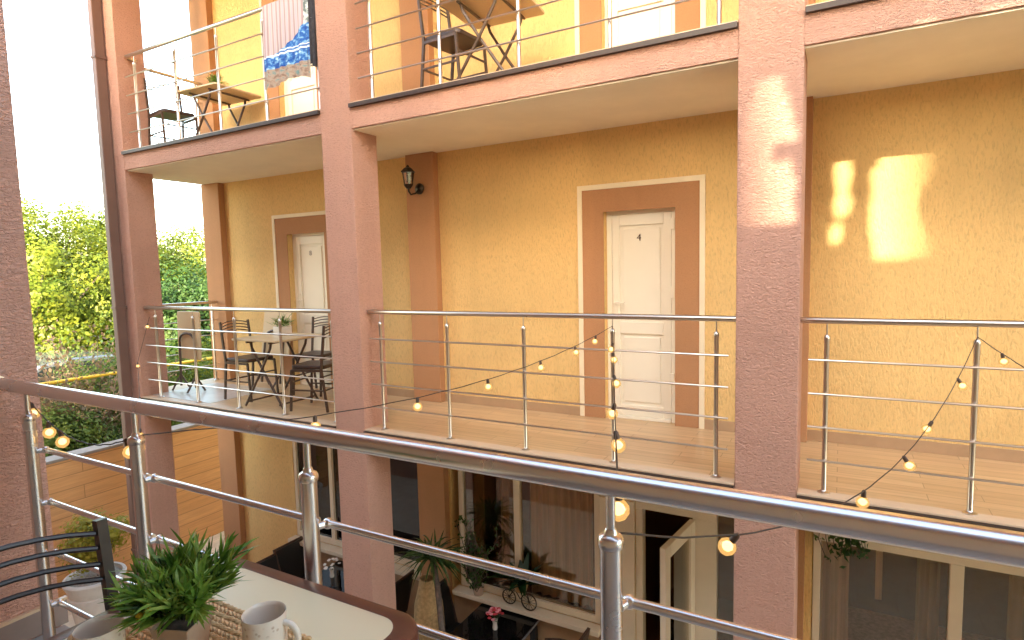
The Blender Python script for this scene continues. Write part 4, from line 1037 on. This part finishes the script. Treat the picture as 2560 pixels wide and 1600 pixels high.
# bicycle shaped planter with broad leaved plant on the sill
bp = thing('bicycle_planter', 'small bicycle shaped plant stand with a broad leaved plant on the window sill', 'planter', (-2.75, 5.07, -2.05))
def ring_tube(c, R, r, n=20):
    return [(c[0]+R*cos(2*pi*i/n), c[1], c[2]+R*sin(2*pi*i/n)) for i in range(n+1)]
for wx, R in ((-2.93, 0.075), (-2.70, 0.085)):
    wm = MB().tube(ring_tube((wx, 5.045, -1.955), R, 0.006), 0.007, 6)
    for k in range(6): a = pi*k/6; wm.tube([(wx-R*cos(a), 5.045, -1.955-R*sin(a)), (wx+R*cos(a), 5.045, -1.955+R*sin(a))], 0.0025, 5)
    part('wheel', wm, M['lamp_bronze'], bp, smooth=True)
part('frame', MB().tube([(-2.93,5.045,-1.955),(-2.86,5.045,-1.86),(-2.73,5.045,-1.85),(-2.70,5.045,-1.955)], 0.007, 6).tube([(-2.86,5.045,-1.86),(-2.80,5.045,-1.95),(-2.73,5.045,-1.85)], 0.006, 6), M['lamp_bronze'], bp, smooth=True)
part('basket', MB().lathe([(0.0,0),(0.06,0),(0.085,0.09),(0.075,0.09),(0.0,0.07)], (-2.79,5.045,-1.85), 14), M['tan_wicker'], bp, smooth=True)
blades(-2.79, 5.045, -1.78, 34, 0.18, 0.40, 1, 0.035, M['broad_leaf'], bp, 'foliage', 0.15, 6, 0.03)
# hanging basket greenery reflected / seen at the right window
hb = thing('hanging_plant', 'leafy sprigs hanging at the top of the right ground floor window', 'plant', (0.05, 5.0, -0.30))
hp_ = []
hm = MB()
for i in range(16):
    p = Vector((0.04+random.uniform(-.12,.12), 5.02+random.uniform(-.04,.04), -0.32)); q = [p]
    for k in range(5): p = p+Vector((random.gauss(0,.02), random.gauss(0,.01), -random.uniform(.05,.13))); q.append(p); hp_.append(tuple(p))
    hm.tube(q, 0.003, 5)
part('stems', hm, M['bark'], hb)
P_ = np.array(hp_).repeat(4, 0)+rng.normal(size=(len(hp_)*4, 3))*0.02
leaves('leaves', P_, rng.normal(size=P_.shape), 0.028, M['leaf_dark'], hb)
part('basket', MB().lathe([(0.0,0),(0.08,0.0),(0.13,0.1),(0.12,0.1),(0.0,0.06)], (0.04,5.02,-0.34), 16), M['tan_wicker'], hb, smooth=True)

# ------------------------------------------------------------------ boundary wall, pot with golden shrub
fw_ = thing('boundary_wall', 'wood look plank clad boundary wall with a grey cap at the left end of the courtyard', 'wall', (-9.0, 4, G))
part('cladding', MB().box(-9.2, -9.0, 0.9, 12, G, -0.985), M['plank_wall'], fw_)
part('cap', MB().box(-9.24, -8.97, 0.88, 12.02, -0.9845, -0.945), M['grey_cap'], fw_, bevel=0.006)
ps = thing('potted_shrub', 'golden leaved shrub in a large whitewashed urn pot before the plank wall', 'potted plant', (-7.95, 3.55, G))
px, py = -7.97, 3.57
part('pot', MB().lathe([(0.0,0),(0.20,0),(0.22,0.03),(0.265,0.30),(0.285,0.44),(0.275,0.455),(0.285,0.47),(0.30,0.55),(0.325,0.60),(0.335,0.63),(0.325,0.65),(0.29,0.65),(0.27,0.60),(0.0,0.58)], (px,py,G), 32), M['pot_white'], ps, smooth=True)
part('soil', MB().lathe([(0.0,0),(0.272,0.0),(0.272,0.012),(0.0,0.03)], (px,py,G+0.605), 24), M['pebbles'], ps)
gs = MB()
gs.tube([(px+0.05,py+0.05,G+0.6),(px+0.10,py+0.08,G+0.8),(px+0.20,py+0.12,G+1.0),(px+0.28,py+0.12,G+1.2)], 0.012, 7, True, [0.016,0.013,0.010,0.006])
gs.tube([(px+0.03,py+0.03,G+0.6),(px+0.0,py+0.02,G+0.85),(px-0.06,py,G+1.2)], 0.012, 7, True, [0.016,0.013,0.006])
part('trunk', gs, M['bark'], ps, smooth=True)
P1, N1, C1 = crown_points((px-0.06, py, G+1.06), (0.26, 0.26, 0.32), 70, 60, 0.05)
P2, N2, C2 = crown_points((px+0.20, py+0.12, G+1.20), (0.24, 0.20, 0.16), 26, 40, 0.045)
leaves('foliage', np.vstack([P1, P2]), np.vstack([N1, N2]), 0.024, M['leaf_gold'], ps)

# ------------------------------------------------------------------ outside: trees, shrubs, car, gas pipe, shed
def polar(az, d): return (sin(radians(-az))*d, cos(radians(-az))*d)
def tree(name, label, az, dist, ztop, rad, zc, mt, ncl=70, per=110, sig=0.30, size=0.085, cat='tree', group=None):
    x, y = polar(az, dist); t = thing(name, label, cat, (x, y, G), group=group)
    tm = MB().tube([(x, y, G-0.05), (x+0.05, y, G+1.2), (x-0.03, y+0.05, zc)], 0.1, 8, True, [0.16, 0.12, 0.07])
    P, N, C = crown_points((x, y, zc), (rad, rad, ztop-zc), int(ncl*1.6), int(per*2.4), sig*0.8)
    for c in C[::4]:
        b = Vector((x, y, zc-0.6*(ztop-zc))); c = Vector(c); mid = b.lerp(c, 0.5)+Vector((0, 0, -0.1))
        tm.tube([b, mid, c], 0.02, 5, True, [0.045, 0.028, 0.010])
    part('trunk', tm, M['bark'], t, smooth=True)
    leaves('crown', P, N, size*0.48, mt, t); return t
TG = 'trees beyond the boundary wall'
tree('tree', 'tall yellow green tree next to the pink wing at the picture edge', 68.5, 16.5, 3.0, 2.2, 1.1, M['leaf_lime'], 80, 120, group=TG)
tree('tree', 'bright lime tree rising highest against the sky in the left gap', 65.8, 18.5, 3.45, 2.2, 1.1, M['leaf_lime'], 80, 120, group=TG)
tree('tree', 'lower lime tree beside the downpipe in the left gap', 62.8, 17.0, 2.25, 1.9, 0.3, M['leaf_lime'], 70, 120, group=TG)
tree('tree', 'rounded lime tree framed by the open end of the first floor balcony', 59.2, 19.0, 2.75, 2.2, 1.0, M['leaf_lime'], 80, 120, group=TG)
tree('tree', 'lime tree at the right of the balcony end opening, beside the brown pilaster', 55.6, 20.0, 2.9, 2.2, 0.9, M['leaf_lime'], 70, 110, group=TG)
tree('tree', 'dark green tree below the lime crowns in the left gap', 65.6, 16.2, 1.35, 1.5, 0.2, M['leaf_mid'], 60, 120, group=TG)
tree('tree', 'dark green tree below the lime crown in the balcony end opening', 58.0, 15.5, 1.55, 1.5, 0.4, M['leaf_dark'], 60, 120, group=TG)
SG = 'shrubs behind the boundary wall'
tree('shrub', 'green shrub left of the dry bush behind the wall', 69.6, 11.2, -0.62, 0.8, -1.2, M['leaf_mid'], 40, 110, 0.2, 0.06, 'shrub', SG)
tree('shrub', 'leafy shrub beside the downpipe behind the wall', 63.2, 12.5, 0.2, 1.2, -1.0, M['leaf_mid'], 45, 110, 0.2, 0.06, 'shrub', SG)
tree('shrub', 'green shrub seen through the bars of the first floor side railing', 59.5, 13.0, 0.0, 1.4, -1.1, M['leaf_mid'], 50, 110, 0.2, 0.06, 'shrub', SG)
tree('shrub', 'shrub seen low through the balcony end opening beside the brown pilaster', 56.5, 13.8, 0.3, 1.2, -1.0, M['leaf_lime'], 45, 100, 0.2, 0.06, 'shrub', SG)
tree('shrub', 'dark shrub right behind the boundary wall under the yellow pipe', 65.8, 11.7, -0.55, 0.8, -1.5, M['leaf_dark'], 40, 110, 0.16, 0.05, 'shrub', SG)
tree('shrub', 'sunlit shrub right behind the boundary wall near the pink wing', 67.2, 11.0, -0.60, 0.6, -1.2, M['leaf_mid'], 36, 110, 0.16, 0.05, 'shrub', SG)
# dry bush
x, y = polar(66.0, 11.6); db = thing('dry_bush', 'brownish half dry bush with bare twigs behind the yellow pipe', 'shrub', (x, y, -1.45)); dm = MB(); tips = []
for i in range(60):
    p = Vector((x+random.gauss(0,.15), y+random.gauss(0,.15), -1.5)); q = [p]; d = Vector((random.gauss(0,.36), random.gauss(0,.36), 1)).normalized()
    L = random.uniform(1.0, 2.2)
    for k in range(6):
        d = (d+Vector((random.gauss(0,.14), random.gauss(0,.14), 0.02))).normalized(); p = p+d*(L/6); q.append(p)
        if k > 1: tips.append(tuple(p))
    dm.tube(q, 0.01, 5, True, [0.018, 0.015, 0.012, 0.009, 0.007, 0.005, 0.003])
part('branches', dm, M['dry_twig'], db)
P_ = np.array(tips).repeat(20, 0)+rng.normal(size=(len(tips)*20, 3))*0.13
leaves('leaves', P_, rng.normal(size=P_.shape)+np.array([0,0,.5]), 0.036, M['leaf_dry'], db)

gp = thing('gas_pipe', 'thin yellow gas pipe running level behind the boundary wall', 'pipe', (-10.4, 4.5, G))
part('pipe', MB().tube([(-10.4, -3, -0.14), (-10.4, 14, -0.14)], 0.028, 10), M['yellow_paint'], gp, smooth=True)
for yy in (2.2, 8.2):
    part('support', MB().bar((-10.4, yy, G-0.04), (-10.4, yy, -0.168), 0.05, 0.05), M['yellow_paint'], gp)

# parked car
cx_, cy_ = -12.75, 5.15
car = thing('parked_car', 'silver hatchback parked behind the shrubs, only its roof and windows showing', 'car', (cx_, cy_, -1.45))
zc = -1.45
prof = [(-2.0,0.30),(-2.02,0.62),(-1.85,0.88),(-1.0,0.95),(-0.35,1.40),(0.15,1.47),(0.95,1.44),(1.65,1.05),(1.95,0.95),(2.0,0.60),(1.97,0.30)]
part('body', MB().prism([(a+cy_, b+zc) for a, b in prof], 1.62, (cx_-0.81, 0, 0), 'x'), M['car_paint'], car, bevel=0.07, segs=3)
for sx in (-0.812, 0.806):
    part('window', MB().prism([(a+cy_, b+zc) for a, b in [(-0.80,0.99),(-0.30,1.34),(0.25,1.38),(0.25,0.99)]], 0.006, (cx_+sx, 0, 0), 'x'), M['car_glass'], car)
    part('window', MB().prism([(a+cy_, b+zc) for a, b in [(0.32,0.99),(0.32,1.38),(0.88,1.36),(1.40,1.05),(1.38,0.99)]], 0.006, (cx_+sx, 0, 0), 'x'), M['car_glass'], car)
part('windscreen', MB().add([(cx_-0.66,cy_-0.97,zc+1.0),(cx_+0.66,cy_-0.97,zc+1.0),(cx_+0.60,cy_-0.42,zc+1.38),(cx_-0.60,cy_-0.42,zc+1.38)],[(0,1,2,3)]), M['car_glass'], car)
for sx in (-0.70, 0.70):
    for sy in (-1.25, 1.25):
        wh = part('wheel', MB().tube([(cx_+sx-0.10, cy_+sy, zc+0.31), (cx_+sx+0.10, cy_+sy, zc+0.31)], 0.31, 20), M['rubber'], car, smooth=True)
        part('rim', MB().tube([(cx_+sx-0.113, cy_+sy, zc+0.31), (cx_+sx+0.113, cy_+sy, zc+0.31)], 0.20, 16), M['car_paint'], wh, smooth=True)
for sx in (-0.55, 0.55):
    part('headlight', MB().sphere((cx_+sx, cy_-1.98, zc+0.70), 0.10, 10, 6, (1.6,.5,.8)), M['ceramic'], car, smooth=True)
# pale outbuilding beyond
sx_, sy_ = polar(58.6, 24)
sh = thing('shed', 'pale shed with a grey sheet roof far behind the balcony end opening', 'building', (sx_, sy_, G))
part('wall', MB().box(sx_-2.2, sx_+2.2, sy_-1.5, sy_+1.5, G-0.05, 0.35), M['shed_wall'], sh)
part('roof', MB().prism([(-1.8, 0.35), (1.8, 0.35), (1.8, 0.42), (0, 0.80), (-1.8, 0.42)], 4.8, (sx_-2.4, sy_, 0), 'x'), M['shed_roof'], sh)
